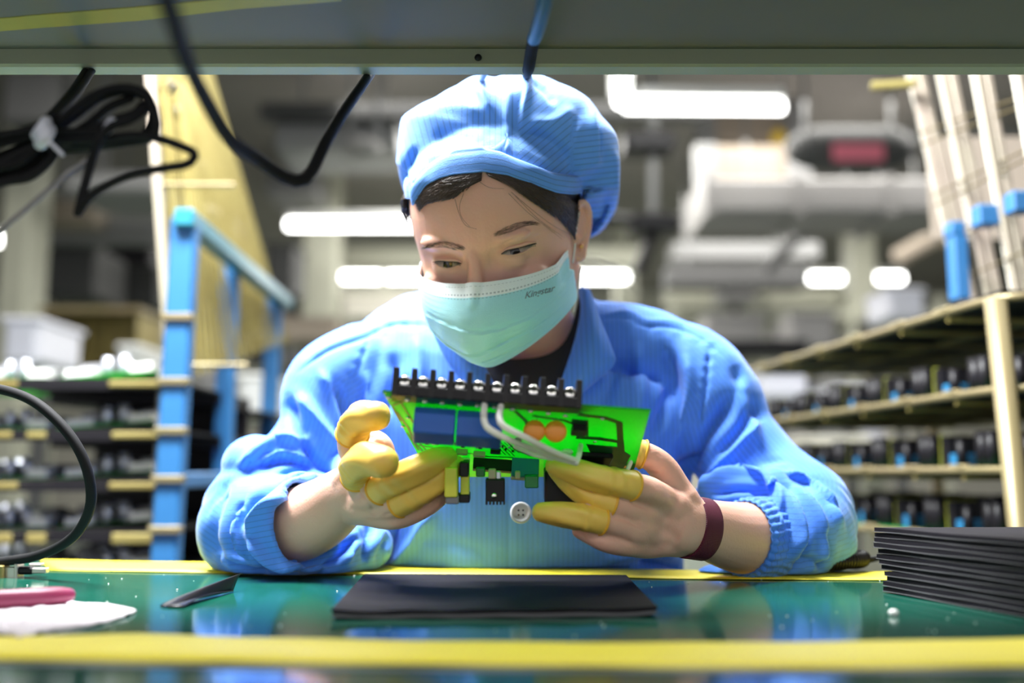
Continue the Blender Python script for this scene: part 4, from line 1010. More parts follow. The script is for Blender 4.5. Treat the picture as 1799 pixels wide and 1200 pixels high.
# stripes run up the front panels and across the side panels
q = proj(V); u = (q[:, 0] - 885) / 1900; st = u + .10 * np.abs(u) * (q[:, 1] - 200) / 300
st = np.where(q[:, 0] > 908, (q[:, 0] * .62 + q[:, 1] * .75 - 900) / 1900, np.where(q[:, 0] < 800, (q[:, 0] * .9 - q[:, 1] * .25) / 1900, st)); st = np.where(q[:, 0] > 1005, (q[:, 1] + (q[:, 0] - 1000) * .12) / 1900, st)
setattr_(cap, 'stripe', st + 5); s_ = cap.modifiers.new('thickness', 'SOLIDIFY'); s_.thickness = .0012; s_.offset = -1
def bandpt(u, v):
    th = -math.pi + 2 * math.pi * u; z = bandz(th) + .0005 + .0185 * v; off = .0030 + .0040 * math.sin(min(v * 1.2, 1) * math.pi / 2) - (.003 if v > .97 else 0)
    ff = 0.0
    return H(headpt(th, z, off + ff))
V2, f2 = grid(bandpt, 200, 16, True); V2 = np.array(V2); 
for i, p in enumerate(V2):
    q_, n_ = SK.near(p); 
    if (p - q_) @ n_ < .0020 and i < 200 * 16: V2[i] = q_ + n_ * (.0020 + .004 * (i // 200) / 15)
V2 = smooth(V2, np.array(f2), 2, .4)
band = bigmesh('band', V2, np.array(f2), M['cap'], cap); setattr_(band, 'stripe', [5 + .0205 * (i // 200) / 15 for i in range(len(V2))]); s_ = band.modifiers.new('thickness', 'SOLIDIFY'); s_.thickness = .0014; s_.offset = 0
a = V2[14 * 200:15 * 200]; v, f = tube(np.vstack([a, a[:1]]), .0008, 6); mesh('seam', v, f, M['cap'], cap, True)

# ------------------------------------------------------------------ coat
TOR = [(905, 1300, 1.15, 300, 170), (905, 1150, 1.13, 290, 175), (908, 1000, 1.112, 285, 180), (910, 850, 1.095, 300, 172), (912, 740, 1.090, 325, 165), (915, 670, 1.085, 335, 142), (925, 615, 1.085, 270, 112), (940, 575, 1.075, 185, 92), (950, 545, 1.07, 120, 76)]
SL = [(700, 628, 1.075, 66, 64), (640, 645, 1.065, 80, 74), (580, 690, 1.055, 84, 76), (562, 760, 1.045, 74, 72), (520, 835, 1.03, 84, 84), (462, 900, 1.005, 102, 96), (455, 925, .985, 98, 92), (500, 925, .945, 90, 84), (540, 918, .920, 88, 78)]
SR = [(1150, 625, 1.08, 66, 64), (1205, 650, 1.07, 84, 76), (1252, 705, 1.06, 88, 80), (1278, 770, 1.05, 84, 78), (1335, 840, 1.04, 86, 84), (1408, 905, 1.01, 92, 92), (1412, 932, .985, 84, 84), (1370, 945, .955, 74, 74), (1336, 947, .938, 68, 64)]
cm = MB()
TR_ = [(950, 590, 1.08, 60, 60), (1040, 592, 1.075, 66, 64), (1130, 612, 1.075, 72, 66), (1210, 655, 1.07, 80, 70)]
TL_ = [(930, 600, 1.08, 60, 60), (820, 612, 1.075, 66, 64), (740, 625, 1.075, 70, 66), (650, 650, 1.07, 78, 70)]
for r_ in (TR_, TL_): v, f = limb(r_, 20, 30); cm.add(v, f)
v, f = limb(TOR, 40, 48); cm.add(v, f)
v, f = limb(SR, 40, 36); cm.add(v, f)
cl = np.array([[*P(a, b, Y), rw * Y / FPX, rd * Y / FPX] for a, b, Y, rw, rd in SL]); so_ = catmull(cl, 40)
inn = so_[::-1][:13].copy(); inn[:, 3:] -= .007; inn[-1, 3:] *= .5       # the hollow of the open left sleeve
allp = np.vstack([so_, inn])
v, f = tube(so_[:, :3], so_[:, 3:5], 36, False, (0, 1, 0)); v2, f2 = tube(inn[::-1][:, :3], inn[::-1][:, 3:5], 36, True, (0, 1, 0))
k = len(v); mb_v = np.vstack([v, v2]); ff = list(f) + [tuple(range(36))[::-1]]
nI = len(inn); ff += [tuple(i + k for i in q)[::-1] for q in f2[:-2]] + [tuple(j + k for j in range(36))]
e0 = 39 * 36; e1 = k + (nI - 1) * 36
ff += [(e0 + j, e0 + (j + 1) % 36, e1 + (j + 1) % 36, e1 + j) for j in range(36)]
cm.add(mb_v, ff)
# slack cloth: hanging lobes beside the cuffs and over the elbows
for (x, y, Y, rx, ry, rz) in ((400, 930, .99, .030, .035, .042), (470, 975, .955, .045, .035, .022), (560, 985, .965, .040, .035, .020), (620, 960, .99, .040, .04, .030), (450, 815, 1.01, .035, .04, .028), (600, 880, 1.02, .035, .05, .05),
                              (1440, 950, .985, .036, .04, .036), (1385, 985, .955, .040, .03, .020), (1335, 1000, .955, .035, .025, .010), (1290, 1005, .965, .035, .022, .008), (1290, 870, 1.0, .040, .04, .022), (1360, 860, 1.0, .035, .04, .030)):
    v, f = ball(P(x, y, Y), (rx, ry, rz), 20, 12); cm.add(v, f)
cv, cfq = remesh(cm, .0024)
cv = smooth(cv, cfq, 4)
coat_str = [
    # left sleeve
    ([(528, 765), (552, 800), (585, 832)], 11, -.010, 'v'), ([(420, 822), (455, 790), (500, 772), (535, 775)], 9, .006, 'g'), ([(450, 815), (500, 800), (560, 812)], 9, -.007, 's'),
    ([(437, 940), (455, 905), (500, 865), (560, 832)], 8, .0065, 'g'), ([(420, 925), (440, 885), (490, 842), (545, 822)], 8, -.0065, 'g'), ([(400, 850), (378, 900), (372, 950), (392, 990)], 10, -.005, 'g'),
    ([(430, 880), (415, 930), (432, 985)], 9, -.007, 's'), ([(437, 945), (480, 985), (535, 1000)], 7, .006, 'g'), ([(440, 965), (470, 998), (520, 1010)], 5, -.005, 'g'), ([(385, 985), (420, 1000), (470, 1008)], 6, -.005, 'g'),
    ([(560, 1000), (600, 975), (640, 930)], 9, -.006, 'g'), ([(640, 1000), (648, 950), (655, 905)], 9, -.009, 'v'), ([(600, 990), (622, 960), (630, 930)], 8, .005, 'g'),
    ([(505, 700), (520, 740), (545, 765)], 11, -.005, 'g'), ([(520, 690), (560, 740), (600, 800)], 12, .005, 'g'), ([(585, 670), (610, 740), (618, 800)], 10, -.006, 'g'), ([(560, 650), (590, 700), (600, 760)], 9, .003, 'g'),
    ([(640, 650), (655, 720), (660, 790)], 12, .0045, 'g'), ([(690, 620), (690, 680), (665, 740)], 12, -.004, 'g'), ([(730, 590), (740, 650), (735, 720)], 13, .0035, 'g'),
    ([(520, 655), (580, 615), (643, 592), (690, 572), (762, 573)], 2.5, -.0022, 'g'), ([(525, 645), (580, 606), (640, 583), (690, 564), (760, 562)], 5, .0016, 'g'),
    ([(650, 590), (632, 640), (615, 690), (625, 730)], 3, -.0028, 'g'),
    # right sleeve
    ([(1206, 880), (1206, 830), (1228, 775), (1265, 728), (1290, 690)], 12, -.012, 'v'), ([(1232, 868), (1250, 830), (1290, 785), (1330, 745)], 8, .005, 'g'), ([(1262, 800), (1300, 760), (1335, 700)], 12, -.005, 'g'),
    ([(1228, 864), (1274, 838), (1336, 834), (1364, 872), (1378, 945)], 7, .0075, 'g'), ([(1250, 868), (1300, 858), (1335, 868), (1352, 905)], 8, -.0075, 'g'),
    ([(1350, 850), (1388, 890), (1405, 935), (1396, 975)], 8, .007, 'g'), ([(1365, 885), (1380, 925), (1372, 975)], 7, -.0075, 'g'), ([(1385, 850), (1430, 900), (1445, 955), (1428, 1000)], 8, .006, 'g'),
    ([(1400, 885), (1418, 930), (1412, 985)], 7, -.0065, 'g'), ([(1410, 845), (1455, 885), (1478, 930)], 8, .0045, 'g'), ([(1380, 822), (1430, 855), (1470, 895)], 7, -.005, 's'), ([(1445, 930), (1455, 970), (1440, 1005)], 8, -.005, 'g'),
    ([(1300, 1000), (1345, 985), (1368, 950)], 5, -.004, 'g'), ([(1375, 1005), (1420, 985), (1450, 1000)], 7, -.005, 'g'), ([(1310, 830), (1360, 812), (1400, 830)], 7, -.003, 'g'),
    ([(1247, 612), (1240, 677), (1226, 750)], 3, -.0030, 'g'), ([(1168, 610), (1180, 680), (1150, 760)], 14, -.006, 'g'), ([(1205, 620), (1212, 690), (1190, 780)], 11, .004, 'g'), ([(1120, 600), (1125, 680), (1110, 760)], 14, .004, 'g'),
    ([(1057, 560), (1102, 557), (1130, 573), (1180, 575), (1230, 593), (1268, 626)], 2.5, -.0022, 'g'), ([(1060, 550), (1104, 546), (1135, 563), (1182, 565), (1236, 584)], 5, .0016, 'g'),
    ([(1290, 640), (1310, 690), (1345, 740)], 12, -.004, 'g'), ([(1300, 660), (1320, 720), (1330, 790)], 10, .004, 'g'), ([(1085, 640), (1070, 720), (1060, 800)], 10, -.004, 'g'),
    # front
    ([(893, 850), (893, 930), (893, 1005)], 2.5, -.0020, 'c'), ([(905, 850), (906, 930), (906, 1005)], 3, .0010, 'c'), ([(700, 940), (790, 955), (870, 975)], 14, -.0012, 'g'), ([(960, 960), (1020, 965), (1100, 975)], 14, .0010, 'g'),
    ([(760, 900), (720, 960), (690, 1000)], 12, .005, 'g'), ([(700, 880), (690, 940), (665, 1000)], 9, -.005, 'g'), ([(1120, 985), (1170, 990), (1210, 1005)], 8, -.006, 'g'), ([(1060, 985), (1130, 975), (1190, 985)], 8, .004, 'g'),
    ([(900, 700), (860, 780), (820, 860)], 16, .003, 'g')]
for seam, n_, ln in (([(640, 610), (625, 650), (612, 690), (622, 725)], 12, 11), ([(1250, 600), (1246, 650), (1236, 700), (1222, 755)], 16, 12), ([(650, 588), (700, 572), (750, 570)], 9, 8), ([(1070, 562), (1130, 575), (1200, 585), (1255, 615)], 14, 8)):
    pp = catmull(np.array(seam, float), n_)
    for j, q0 in enumerate(pp):
        d = pp[min(j + 1, n_ - 1)] - pp[max(j - 1, 0)]; d = np.array([-d[1], d[0]]) / np.hypot(*d) * ln
        coat_str.append(([tuple(q0 - d * .6), tuple(q0 + d)], 2.6, (-.0010 if j % 2 else .0008), 'g'))
cv = sculpt(cv, cfq, [(a_, b_ * .85, c_ * (1.75 if abs(c_) > .0029 else 1.0), d_) for a_, b_, c_, d_ in coat_str])
# elastic gathers at the right cuff
ctr = P(1318, 946, .928); q = proj(cv); near = np.hypot((q[:, 0] - 1322) / 34, (q[:, 1] - 946) / 85) < 1
if near.any():
    w_ = np.exp(-((q[:, 0] - 1318) / 20) ** 2) * near; ang_ = np.arctan2(q[:, 1] - 946, (cv[:, 1] - .93) * 1900)
    nn = normals(cv, cfq); cv = cv + nn * (w_ * .0016 * np.sin(ang_ * 34))[:, None]
# soft overall unevenness
from mathutils import noise
nn = normals(cv, cfq); nz = np.array([noise.noise(Vector((p[0] * 22, p[1] * 22, p[2] * 14))) * .0022 + noise.noise(Vector((p[0] * 60, p[1] * 60, p[2] * 34))) * .0007 for p in cv])
cv = cv + nn * nz[:, None]; cv = smooth(cv, cfq, 1, .5)
# lowest cloth rests on the bench, nothing goes below it; torso stays behind the bench edge
bk = back(cv[:, 0]); on = cv[:, 1] < bk + .012
cv[:, 2] = np.where(on & (cv[:, 2] < .7525), .7525 + (cv[:, 2] - .7525) * .02, cv[:, 2])
# open neck: cut the V between the collar sides
def inpoly(q, poly):
    x, y = q[:, 0], q[:, 1]; ins = np.zeros(len(q), bool); p = poly; j = len(p) - 1
    for i in range(len(p)):
        c = ((p[i][1] > y) != (p[j][1] > y)) & (x < (p[j][0] - p[i][0]) * (y - p[i][1]) / (p[j][1] - p[i][1] + 1e-9) + p[i][0]); ins ^= c; j = i
    return ins
q = proj(cv); cut = inpoly(q, [(838, 632), (790, 560), (800, 470), (1016, 470), (1024, 520), (1016, 590), (992, 655), (960, 705), (905, 705), (868, 680)]) & (cv[:, 2] > .9)
cfk = cfq[~cut[cfq].any(1)]
coat = bigmesh('coat', cv, cfk, M['coat'], woman)
# stripe direction per limb
def nearest(ctrl):
    c = np.array([P(a, b, Y) for a, b, Y, *_ in ctrl]); c = catmull(c, 24); t = nrm(np.gradient(c, axis=0)); n1 = nrm(np.cross(t, [0, 1, 0]))
    best = np.full(len(cv), 9.); out = np.zeros(len(cv))
    for i in range(24):
        d = cv - c[i]; dd = (d ** 2).sum(1); m = dd < best; best[m] = dd[m]; out[m] = d[m] @ n1[i]
    return best, out
b0, s0 = nearest([r_[:3] for r_ in SL]); b1, s1 = nearest([r_[:3] for r_ in SR])
isL = (b0 < .0085) & (q[:, 0] < 690); isR = (b1 < .0085) & (q[:, 0] > 1200)
setattr_(coat, 'stripe', 3 + np.where(isL, s0, np.where(isR, s1, cv[:, 0])))
CO = Surf(cv, cfk)
# collar
def sheet(rows, name, m, parent, th=.003, n=24, bulge=.004, stripe=True):
    """curved sheet between polylines of (px, py, Y)"""
    R3 = [catmull(np.array([P(*q) for q in r]), n) for r in rows]; k = len(rows); A = np.stack(R3)   # k,n,3
    B = np.stack([catmull(A[:, i], 12) for i in range(n)], 1)   # 12,n,3
    for j in range(12): B[j] += np.array([0, -bulge * math.sin(math.pi * j / 11), 0])
    V = B.reshape(-1, 3); Fc = [(j * n + i, j * n + i + 1, (j + 1) * n + i + 1, (j + 1) * n + i) for j in range(11) for i in range(n - 1)]
    o = mesh(name, V, Fc, m, parent, True); s = o.modifiers.new('thickness', 'SOLIDIFY'); s.thickness = th; s.offset = 0
    b = o.modifiers.new('round', 'BEVEL'); b.width = .0008; b.segments = 2; b.limit_method = 'ANGLE'
    if stripe: setattr_(o, 'stripe', V[:, 0] + 3)
    return o
sheet([[(1014, 505, 1.030), (1021, 540, 1.010), (1013, 588, .998), (995, 645, .990), (975, 700, .992)], [(1026, 508, 1.022), (1040, 560, .998), (1042, 600, .985), (1030, 650, .982), (1005, 702, .986)],
       [(1036, 510, 1.020), (1054, 562, .998), (1075, 615, .992), (1078, 640, .990), (1035, 678, .994)]], 'collar', M['coat'], coat)
sheet([[(840, 600, .995), (846, 630, .990), (862, 665, .988), (885, 700, .992)], [(790, 575, .99), (812, 620, .984), (835, 668, .984), (862, 702, .99)], [(755, 552, 1.005), (762, 585, .998), (790, 640, .992), (830, 690, .996)]], 'collar', M['coat'], coat)
# shirt
sheet([[(838, 600, 1.02), (880, 628, 1.004), (927, 630, 1.000), (962, 623, 1.002), (986, 607, 1.008), (1001, 583, 1.014), (1010, 552, 1.02), (1018, 515, 1.03)],
       [(840, 660, 1.005), (880, 680, .998), (930, 682, .995), (970, 672, .997), (1000, 645, 1.003), (1016, 600, 1.012), (1024, 560, 1.02), (1026, 515, 1.032)],
       [(850, 740, 1.01), (880, 745, 1.005), (930, 745, 1.0), (975, 740, 1.0), (1010, 700, 1.005), (1030, 640, 1.015), (1036, 570, 1.025), (1034, 515, 1.036)]], 'shirt', M['shirt'], woman, .003, 40, .001, False)
# buttons
for (px, py, r_) in ((915, 901, .0098), (905, 1040, .0098)):
    c, n_ = (CO.at(px, py, .003, 1.0)); ax = nrm(n_ * .5 + nrm(CAM - c) * .5); sdv = nrm(np.cross(ax, [0, 0, 1])); upb = np.cross(sdv, ax); cc = c - ax * .0
    if py > 1000: continue
    c = P(px, py, .93); ax = nrm([0, -1, .12]); sdv = nrm(np.cross(ax, [0, 0, 1])); upb = np.cross(sdv, ax)
    prof = [(.0, .0022), (.35, .0022), (.66, .0024), (.74, .0034), (.90, .0036), (1.0, .0024), (1.0, .0008), (.9, 0), (0, 0)]
    V = []; Fc = []; n = 40
    for rr3, h in prof:
        for j in range(n): t_ = 2 * math.pi * j / n; V.append(c + (sdv * math.cos(t_) + upb * math.sin(t_)) * max(rr3, .001) * r_ + ax * h)
    for a_ in range(len(prof) - 1):
        for j in range(n): Fc.append((a_ * n + j, a_ * n + (j + 1) % n, (a_ + 1) * n + (j + 1) % n, (a_ + 1) * n + j))
    bt_ = mesh('button', V, Fc, M['buttonm'], coat, True)
    mb = MB()
    for sx in (-1, 1):
        for sy in (-1, 1): h = c + sdv * sx * .0021 + upb * sy * .0021 + ax * .0021; mb.tube([h, h + ax * .0004], .0009, 10)
    mb.tube([c + ax * .001, CO.at(px, py, 0, 1.0)[0]], .0016, 8)
    mb.build('button_thread', M['black'], coat)
tr_ = MB()
for s in (-1, 1):
    pth = [(s * .09 + .02, 1.16, .58), (s * .11 + .02, 1.02, .545), (s * .13 + .02, .82, .545), (s * .14 + .02, .705, .50), (s * .14 + .02, .73, .30), (s * .14 + .02, .75, .13)]
    tr_.tube(catmull(pth, 16), np.interp(np.linspace(0, 1, 16), [0, .3, .6, 1], [.100, .090, .068, .058]), 16, dome=True)
tr_.build('trousers', M['trousers'], woman, True)
for s in (-1, 1):
    MB().tube(catmull([(s * .14 + .02, .80, .045), (s * .14 + .02, .74, .05), (s * .145 + .02, .66, .035), (s * .145 + .02, .58, .028)], 10), [[.036, .04], [.042, .045], [.042, .05], [.042, .045], [.044, .036], [.046, .033], [.046, .03], [.044, .028], [.04, .026], [.03, .022]], 16, ref=(0, 0, 1), dome=True).build('shoe', M['black'], woman, True)
stl = thing('stool', 'round dark work stool the woman sits on, hidden behind the bench', 'stool', (.02, 1.16, 0))
MB().tube([(.02, 1.17, .40), (.02, 1.17, .455)], [.17, .175], 28).build('seat', M['black'], stl, True)
MB().cyl((.02, 1.17, .06), (.02, 1.17, .41), .025).build('column', M['chrome'], stl, True)
for k in range(5):
    a_ = k * 2 * math.pi / 5 + .3; MB().tube([(.02, 1.17, .08), (.02 + .26 * math.cos(a_), 1.17 + .26 * math.sin(a_), .03)], [.02, .014], 8).build('leg', M['black'], stl)

# gathered elastic cuff round the right forearm
ax_a, ax_b = P(1344, 948, .944), P(1306, 944, .921)
def cuffpt(u, v):
    c = ax_a + (ax_b - ax_a) * v; t_ = nrm(ax_b - ax_a); n2 = nrm(np.array([0, 1, 0]) - t_ * t_[1]); n1 = np.cross(t_, n2); a_ = 2 * math.pi * u
    rp = .0012 * math.sin(a_ * 30 + 1.5 * math.sin(v * 5)) * (.35 + .65 * abs(math.sin(v * 6.5))) + .0035 * (1 - v) ** 1.5 - (.0022 if v > .9 else 0)
    return c + n1 * math.cos(a_) * (.0352 + rp) + n2 * math.sin(a_) * (.0320 + rp)
V_, f_ = grid(cuffpt, 300, 22, True); cu = mesh('cuff', V_, f_, M['coat'], coat, True); setattr_(cu, 'stripe', [3 + (i // 300) * .0012 for i in range(len(V_))]); solid(cu, .0015, 0)
# ------------------------------------------------------------------ finger cots, wristband
for key, rim in (('L_thumb', (616, 762)), ('L_index', (624, 838)), ('L_middle', (664, 858)), ('L_ring', (700, 884)), ('R_thumb', (1130, 800)), ('R_index', (1110, 853)), ('R_middle', (1074, 884)), ('R_ring', (1057, 915))):
    d = digit(key, 90); pq = proj(d[:, :3]); i0 = int(np.argmin(np.hypot(pq[:, 0] - rim[0], pq[:, 1] - rim[1]))); d = d[i0:]
    n = len(d); sg = 28; V, Fc = tube(d[:, :3], d[:, 3] + .0011, sg, False, None, 0, False)
    nk_ = np.array(V).reshape(n, sg, 3)
    # wrinkles along the finger, loose tip
    for i in range(n):
        t_ = i / (n - 1); c = d[i, :3]
        for j in range(sg):
            r_ = nk_[i, j] - c; w_ = 1 + .075 * math.sin(j * 2 * math.pi / sg * 5 + 3 * t_ + hash(key) % 7 * 0 + len(key)) * math.sin(math.pi * t_) ** .7 * (1 if t_ > .25 else .4) + .045 * math.sin(i * .9 + j * .25) * (math.exp(-((t_ - .3) / .15) ** 2))
            nk_[i, j] = c + r_ * w_
    tipd = nrm(d[-1, :3] - d[-3, :3]); rr4 = d[-1, 3] + .0011; ext = []
    for a_ in (.3, .6, .85, .97): ext.append(d[-1, :3] + tipd * (rr4 * math.sin(a_ * math.pi / 2) + .0005) + (nk_[-1] - d[-1, :3]) * math.cos(a_ * math.pi / 2))
    V = np.vstack([nk_.reshape(-1, 3)] + ext); nr = n + 4
    Fc = [(i * sg + j, i * sg + (j + 1) % sg, (i + 1) * sg + (j + 1) % sg, (i + 1) * sg + j) for i in range(nr - 1) for j in range(sg)] + [tuple((nr - 1) * sg + j for j in range(sg))]
    ct = mesh('finger_cot', V, Fc, M['cot'], woman, True)
    rim_ = nk_[0]; v, f = tube(np.vstack([rim_, rim_[:2]]), .0011, 6, False); mesh('rolled_rim', v, f, M['cotrim'], ct, True)
wb = mat('maroon_woven_band', (.13, .008, .035), .6, scale=30)
nt = wb.node_tree; bs = nt.nodes['Principled BSDF']; wv = nt.nodes.new('ShaderNodeTexWave'); wv.inputs['Scale'].default_value = 330; wv.bands_direction = 'DIAGONAL'
tcn = [n for n in nt.nodes if n.type == 'TEX_COORD'][0]; nt.links.new(tcn.outputs['Object'], wv.inputs['Vector']); bp = nt.nodes.new('ShaderNodeBump'); bp.inputs['Distance'].default_value = .0006; nt.links.new(wv.outputs['Fac'], bp.inputs['Height']); nt.links.new(bp.outputs[0], bs.inputs['Normal'])
v, f = tube(catmull([P(1206, 925, .8545), P(1218, 927, .8595), P(1230, 929, .8645), P(1236, 930, .867)], 8), [[.0268, .0225]] * 8, 48, False, (0, 1, 0)); w_o = mesh('wristband', v, f, wb, woman, True); solid(w_o, .0016, 1)

# ------------------------------------------------------------------ the green circuit board in her hands
BTL, BTR, BBR, BBL = P(672, 689, .705), P(1143, 722, .715), P(1110, 838, .86), P(757, 838, .86)
bn = nrm(np.cross(BTR - BTL, BBL - BTL)); bn = bn if bn @ (CAM - BTL) > 0 else -bn
def BP(a, b, c=0.0): return (BTL * (1 - a) + BTR * a) * (1 - b) + (BBL * (1 - a) + BBR * a) * b + bn * c
def inv(px, py, c=0.0):
    x = np.array([.5, .5])
    for _ in range(25):
        r = proj(BP(*x, c)) - [px, py]; J = np.stack([(proj(BP(*(x + e), c)) - [px, py] - r) / 1e-4 for e in (np.array([1e-4, 0]), np.array([0, 1e-4]))], 1); x = x - np.linalg.solve(J, r)
    return x
bu = nrm(BTR - BTL); bd = nrm(np.cross(bn, bu)); bd = bd if bd @ (BBL - BTL) > 0 else -bd
pc = thing('circuit_board', 'bright green circuit board with black screw terminal strip held in both hands', 'circuit board', BP(.5, .5))
MB().add([BP(0, 0), BP(1, 0), BP(1, 1), BP(0, 1), BP(0, 0, -.0016), BP(1, 0, -.0016), BP(1, 1, -.0016), BP(0, 1, -.0016)], [(0, 1, 2, 3), (7, 6, 5, 4), (0, 4, 5, 1), (1, 5, 6, 2), (2, 6, 7, 3), (3, 7, 4, 0)]).build('board_sheet', M['pcb'], pc)
def bq(name, pts, m, c=.0003, th=.0003):
    A = [BP(*inv(*q), c) for q in pts]; n = len(A); B = [p - bn * th for p in A]
    MB().add(A + B, [tuple(range(n)), tuple(range(2 * n - 1, n - 1, -1))] + [(i, i + n, (i + 1) % n + n, (i + 1) % n) for i in range(n)]).build(name, m, pc)
def bline(pts, w, m, name='trace'):
    mb = MB()
    for p, q in zip(pts[:-1], pts[1:]):
        a, b = BP(*inv(*p), .0001), BP(*inv(*q), .0001); d = b - a; s = nrm(np.cross(d, bn)) * w / 2; d = d + nrm(d) * w * .4; mb.frame(a - s, d, 2 * s, bn * .0002)
    mb.build(name, m, pc)
def comp(name, x0, x1, ybase, h, ln, m, bev=.0006, parent=None):
    """part standing on the near side of the board; x0..x1 picture columns, ybase picture row of its foot"""
    a = inv(x0, ybase); b = inv(x1, ybase); o = BP(*a); w_ = np.linalg.norm(BP(*b) - o)
    return MB().frame(o, bu * w_, bd * ln, bn * h, bev).build(name, M[m] if isinstance(m, str) else m, parent or pc)
T_ = M['trace']
bq('trace', [(690, 693), (1015, 716), (1018, 726), (700, 703)], T_)
bline([(690, 712), (712, 704), (735, 706)], .0022, T_); bline([(696, 722), (718, 752), (725, 770)], .002, T_); bline([(704, 706), (722, 735), (726, 742)], .0016, T_); bline([(690, 715), (703, 738)], .0016, T_)
bline([(722, 770), (742, 792)], .0016, T_); bline([(728, 768), (748, 790)], .0014, T_); bline([(715, 760), (735, 790)], .0014, T_)
bline([(1015, 728), (1060, 733), (1088, 742), (1090, 775)], .005, T_); bline([(1012, 768), (1050, 770), (1090, 776), (1092, 800)], .0055, T_)
bq('trace', [(1004, 735), (1034, 737), (1034, 765), (1006, 763)], T_, .0008); bq('trace', [(1030, 780), (1085, 785), (1108, 800), (1092, 828), (1050, 822)], T_)
bline([(905, 722), (925, 740), (930, 760)], .003, T_); bline([(935, 730), (990, 738), (1010, 745)], .003, T_); bline([(735, 782), (860, 802), (900, 803)], .0014, T_); bline([(890, 775), (905, 790), (930, 800)], .0014, T_)
for i in range(14): x = 870 + (i % 5) * 8; bline([(x, 775 + i * 1.2), (x + 10, 783 + i * 1.4)], .0008, T_)
for (x, y) in ((683, 697), (716, 701), (747, 704), (777, 707), (808, 710), (839, 712), (869, 715), (900, 718), (932, 721), (963, 725), (993, 729)):
    c = BP(*inv(x, y), .0006); MB().ball(c, (.0022, .0022, .0014), 10, 6).build('solder_joint', M['solder'], pc, True)
for (x, y) in ((708, 748), (717, 733), (1058, 735), (756, 762), (1045, 775)):
    MB().ball(BP(*inv(x, y), .0004), (.0018, .0018, .001), 10, 6).build('solder_joint', M['solder'], pc, True)
# two relays, printed row, small parts
comp('relay', 729, 801, 713, .0205, .022, 'relay', .001); comp('relay', 804, 884, 719, .0205, .022, 'relay', .001)
for i in range(26):
    x = 738 + i * 6.4 + rng.random() * 3; y = 768 + i * .55 + rng.random() * 8
    comp('chip_resistor', x, x + 3 + 4 * rng.random(), y, .0016, .0022, 'black' if i % 3 else 'silver', .0002)
for x0, x1, y in ((769, 790, 784), (801, 822, 787), (832, 853, 791)): comp('tan_shunt', x0, x1, y, .0050, .003, 'tan')
comp('diode', 905, 917, 768, .005, .006, 'black'); comp('chip', 862, 880, 786, .0035, .006, 'black')
MB().tube([BP(*inv(792, 800), .001), BP(*inv(792, 800), .009)], .0068, 20).build('coil', M['grey'], pc, True)
for (x, y, Y) in ((939, 757, .735), (976, 758, .735)):
    c = P(x, y, Y); ax = nrm(CAM - c + [0, 0, .15]); V, Fc = ball((0, 0, 0), 1.0, 24, 14); V = np.array(V); s1 = nrm(np.cross(ax, [0, 0, 1])); s2 = np.cross(s1, ax)
    V = c + np.outer(V[:, 0], s1) * .0083 + np.outer(V[:, 1], s2) * .0083 + np.outer(V[:, 2], ax) * .0030; o = mesh('varistor', V, Fc, M['varistor'], pc, True)
    MB().tube([c - s2 * .007 - s1 * .003, BP(*inv(x - 4, y - 22), 0)], .0004, 5).tube([c + s1 * .003, BP(*inv(x + 5, y - 22), 0)], .0004, 5).build('lead', M['solder'], o)
comp('fuse_block', 1006, 1032, 742, .006, .012, 'black')
def wirep(pts, r, m, name='sleeved_wire'): v, f = tube(catmull([P(*q) for q in pts], 30), r, 12, True, dome=True); mesh(name, v, f, m, pc, True)
wirep([(851, 712, .712), (850, 735, .705), (857, 752, .70), (885, 768, .70), (930, 787, .715), (975, 803, .735), (1012, 813, .755)], .0024, M['whitesleeve'])
wirep([(880, 714, .712), (877, 733, .703), (886, 750, .697), (925, 770, .70), (970, 793, .722), (1008, 808, .75)], .0024, M['whitesleeve'])
wirep([(1020, 783, .775), (1017, 800, .760), (1012, 812, .752)], .0022, M['whitesleeve'])
wirep([(905, 785, .76), (940, 800, .765), (970, 806, .765)], .0016, M['whitesleeve'])
wirep([(1108, 812, .80), (1100, 832, .80)], .0018, M['whitesleeve'])
MB().ball(BP(*inv(996, 790), .002), (.0052, .004, .003), 16, 8).build('white_sensor', M['white'], pc, True)
comp('controller_chip', 1022, 1078, 793, .004, .022, 'black'); comp('film_capacitor', 900, 948, 803, .0165, .009, 'capblue'); comp('connector', 813, 826, 803, .012, .006, 'cream')
comp('terminal_bar', 832, 900, 803, .010, .006, 'black')
# transformer hanging below the lower edge
def hangbox(name, x0, y0, x1, y1, Y, dep, m, bev=.0008, dz=0):
    a = P(x0, y0, Y); b = P(x1, y0, Y); c = P(x0, y1, Y); return MB().frame(c, b - a, [0, dep, dep * .12], a - c, bev).build(name, M[m], pc)
hangbox('transformer', 781, 822, 803, 874, .775, .024, 'ytape'); hangbox('ferrite_core', 783, 872, 806, 886, .777, .022, 'grey'); hangbox('transformer_core', 807, 812, 823, 838, .782, .02, 'black')
hangbox('transformer_winding', 809, 836, 824, 870, .784, .018, 'ytape'); hangbox('ferrite_core', 806, 869, 825, 884, .782, .02, 'black')
hs = hangbox('heat_sink', 853, 842, 887, 882, .785, .010, 'black')
for i in range(6):
    mb = MB(); a = P(853 + i * 6.2, 880, .783); mb.frame(a, [.0014, 0, 0], [0, .012, 0], [0, 0, -.003]).build('fin', M['black'], hs)
v, f = ball(P(868, 871, .784), (.0022, .0012, .0022), 12, 8); mesh('screw', v, f, M['chrome'], hs, True)
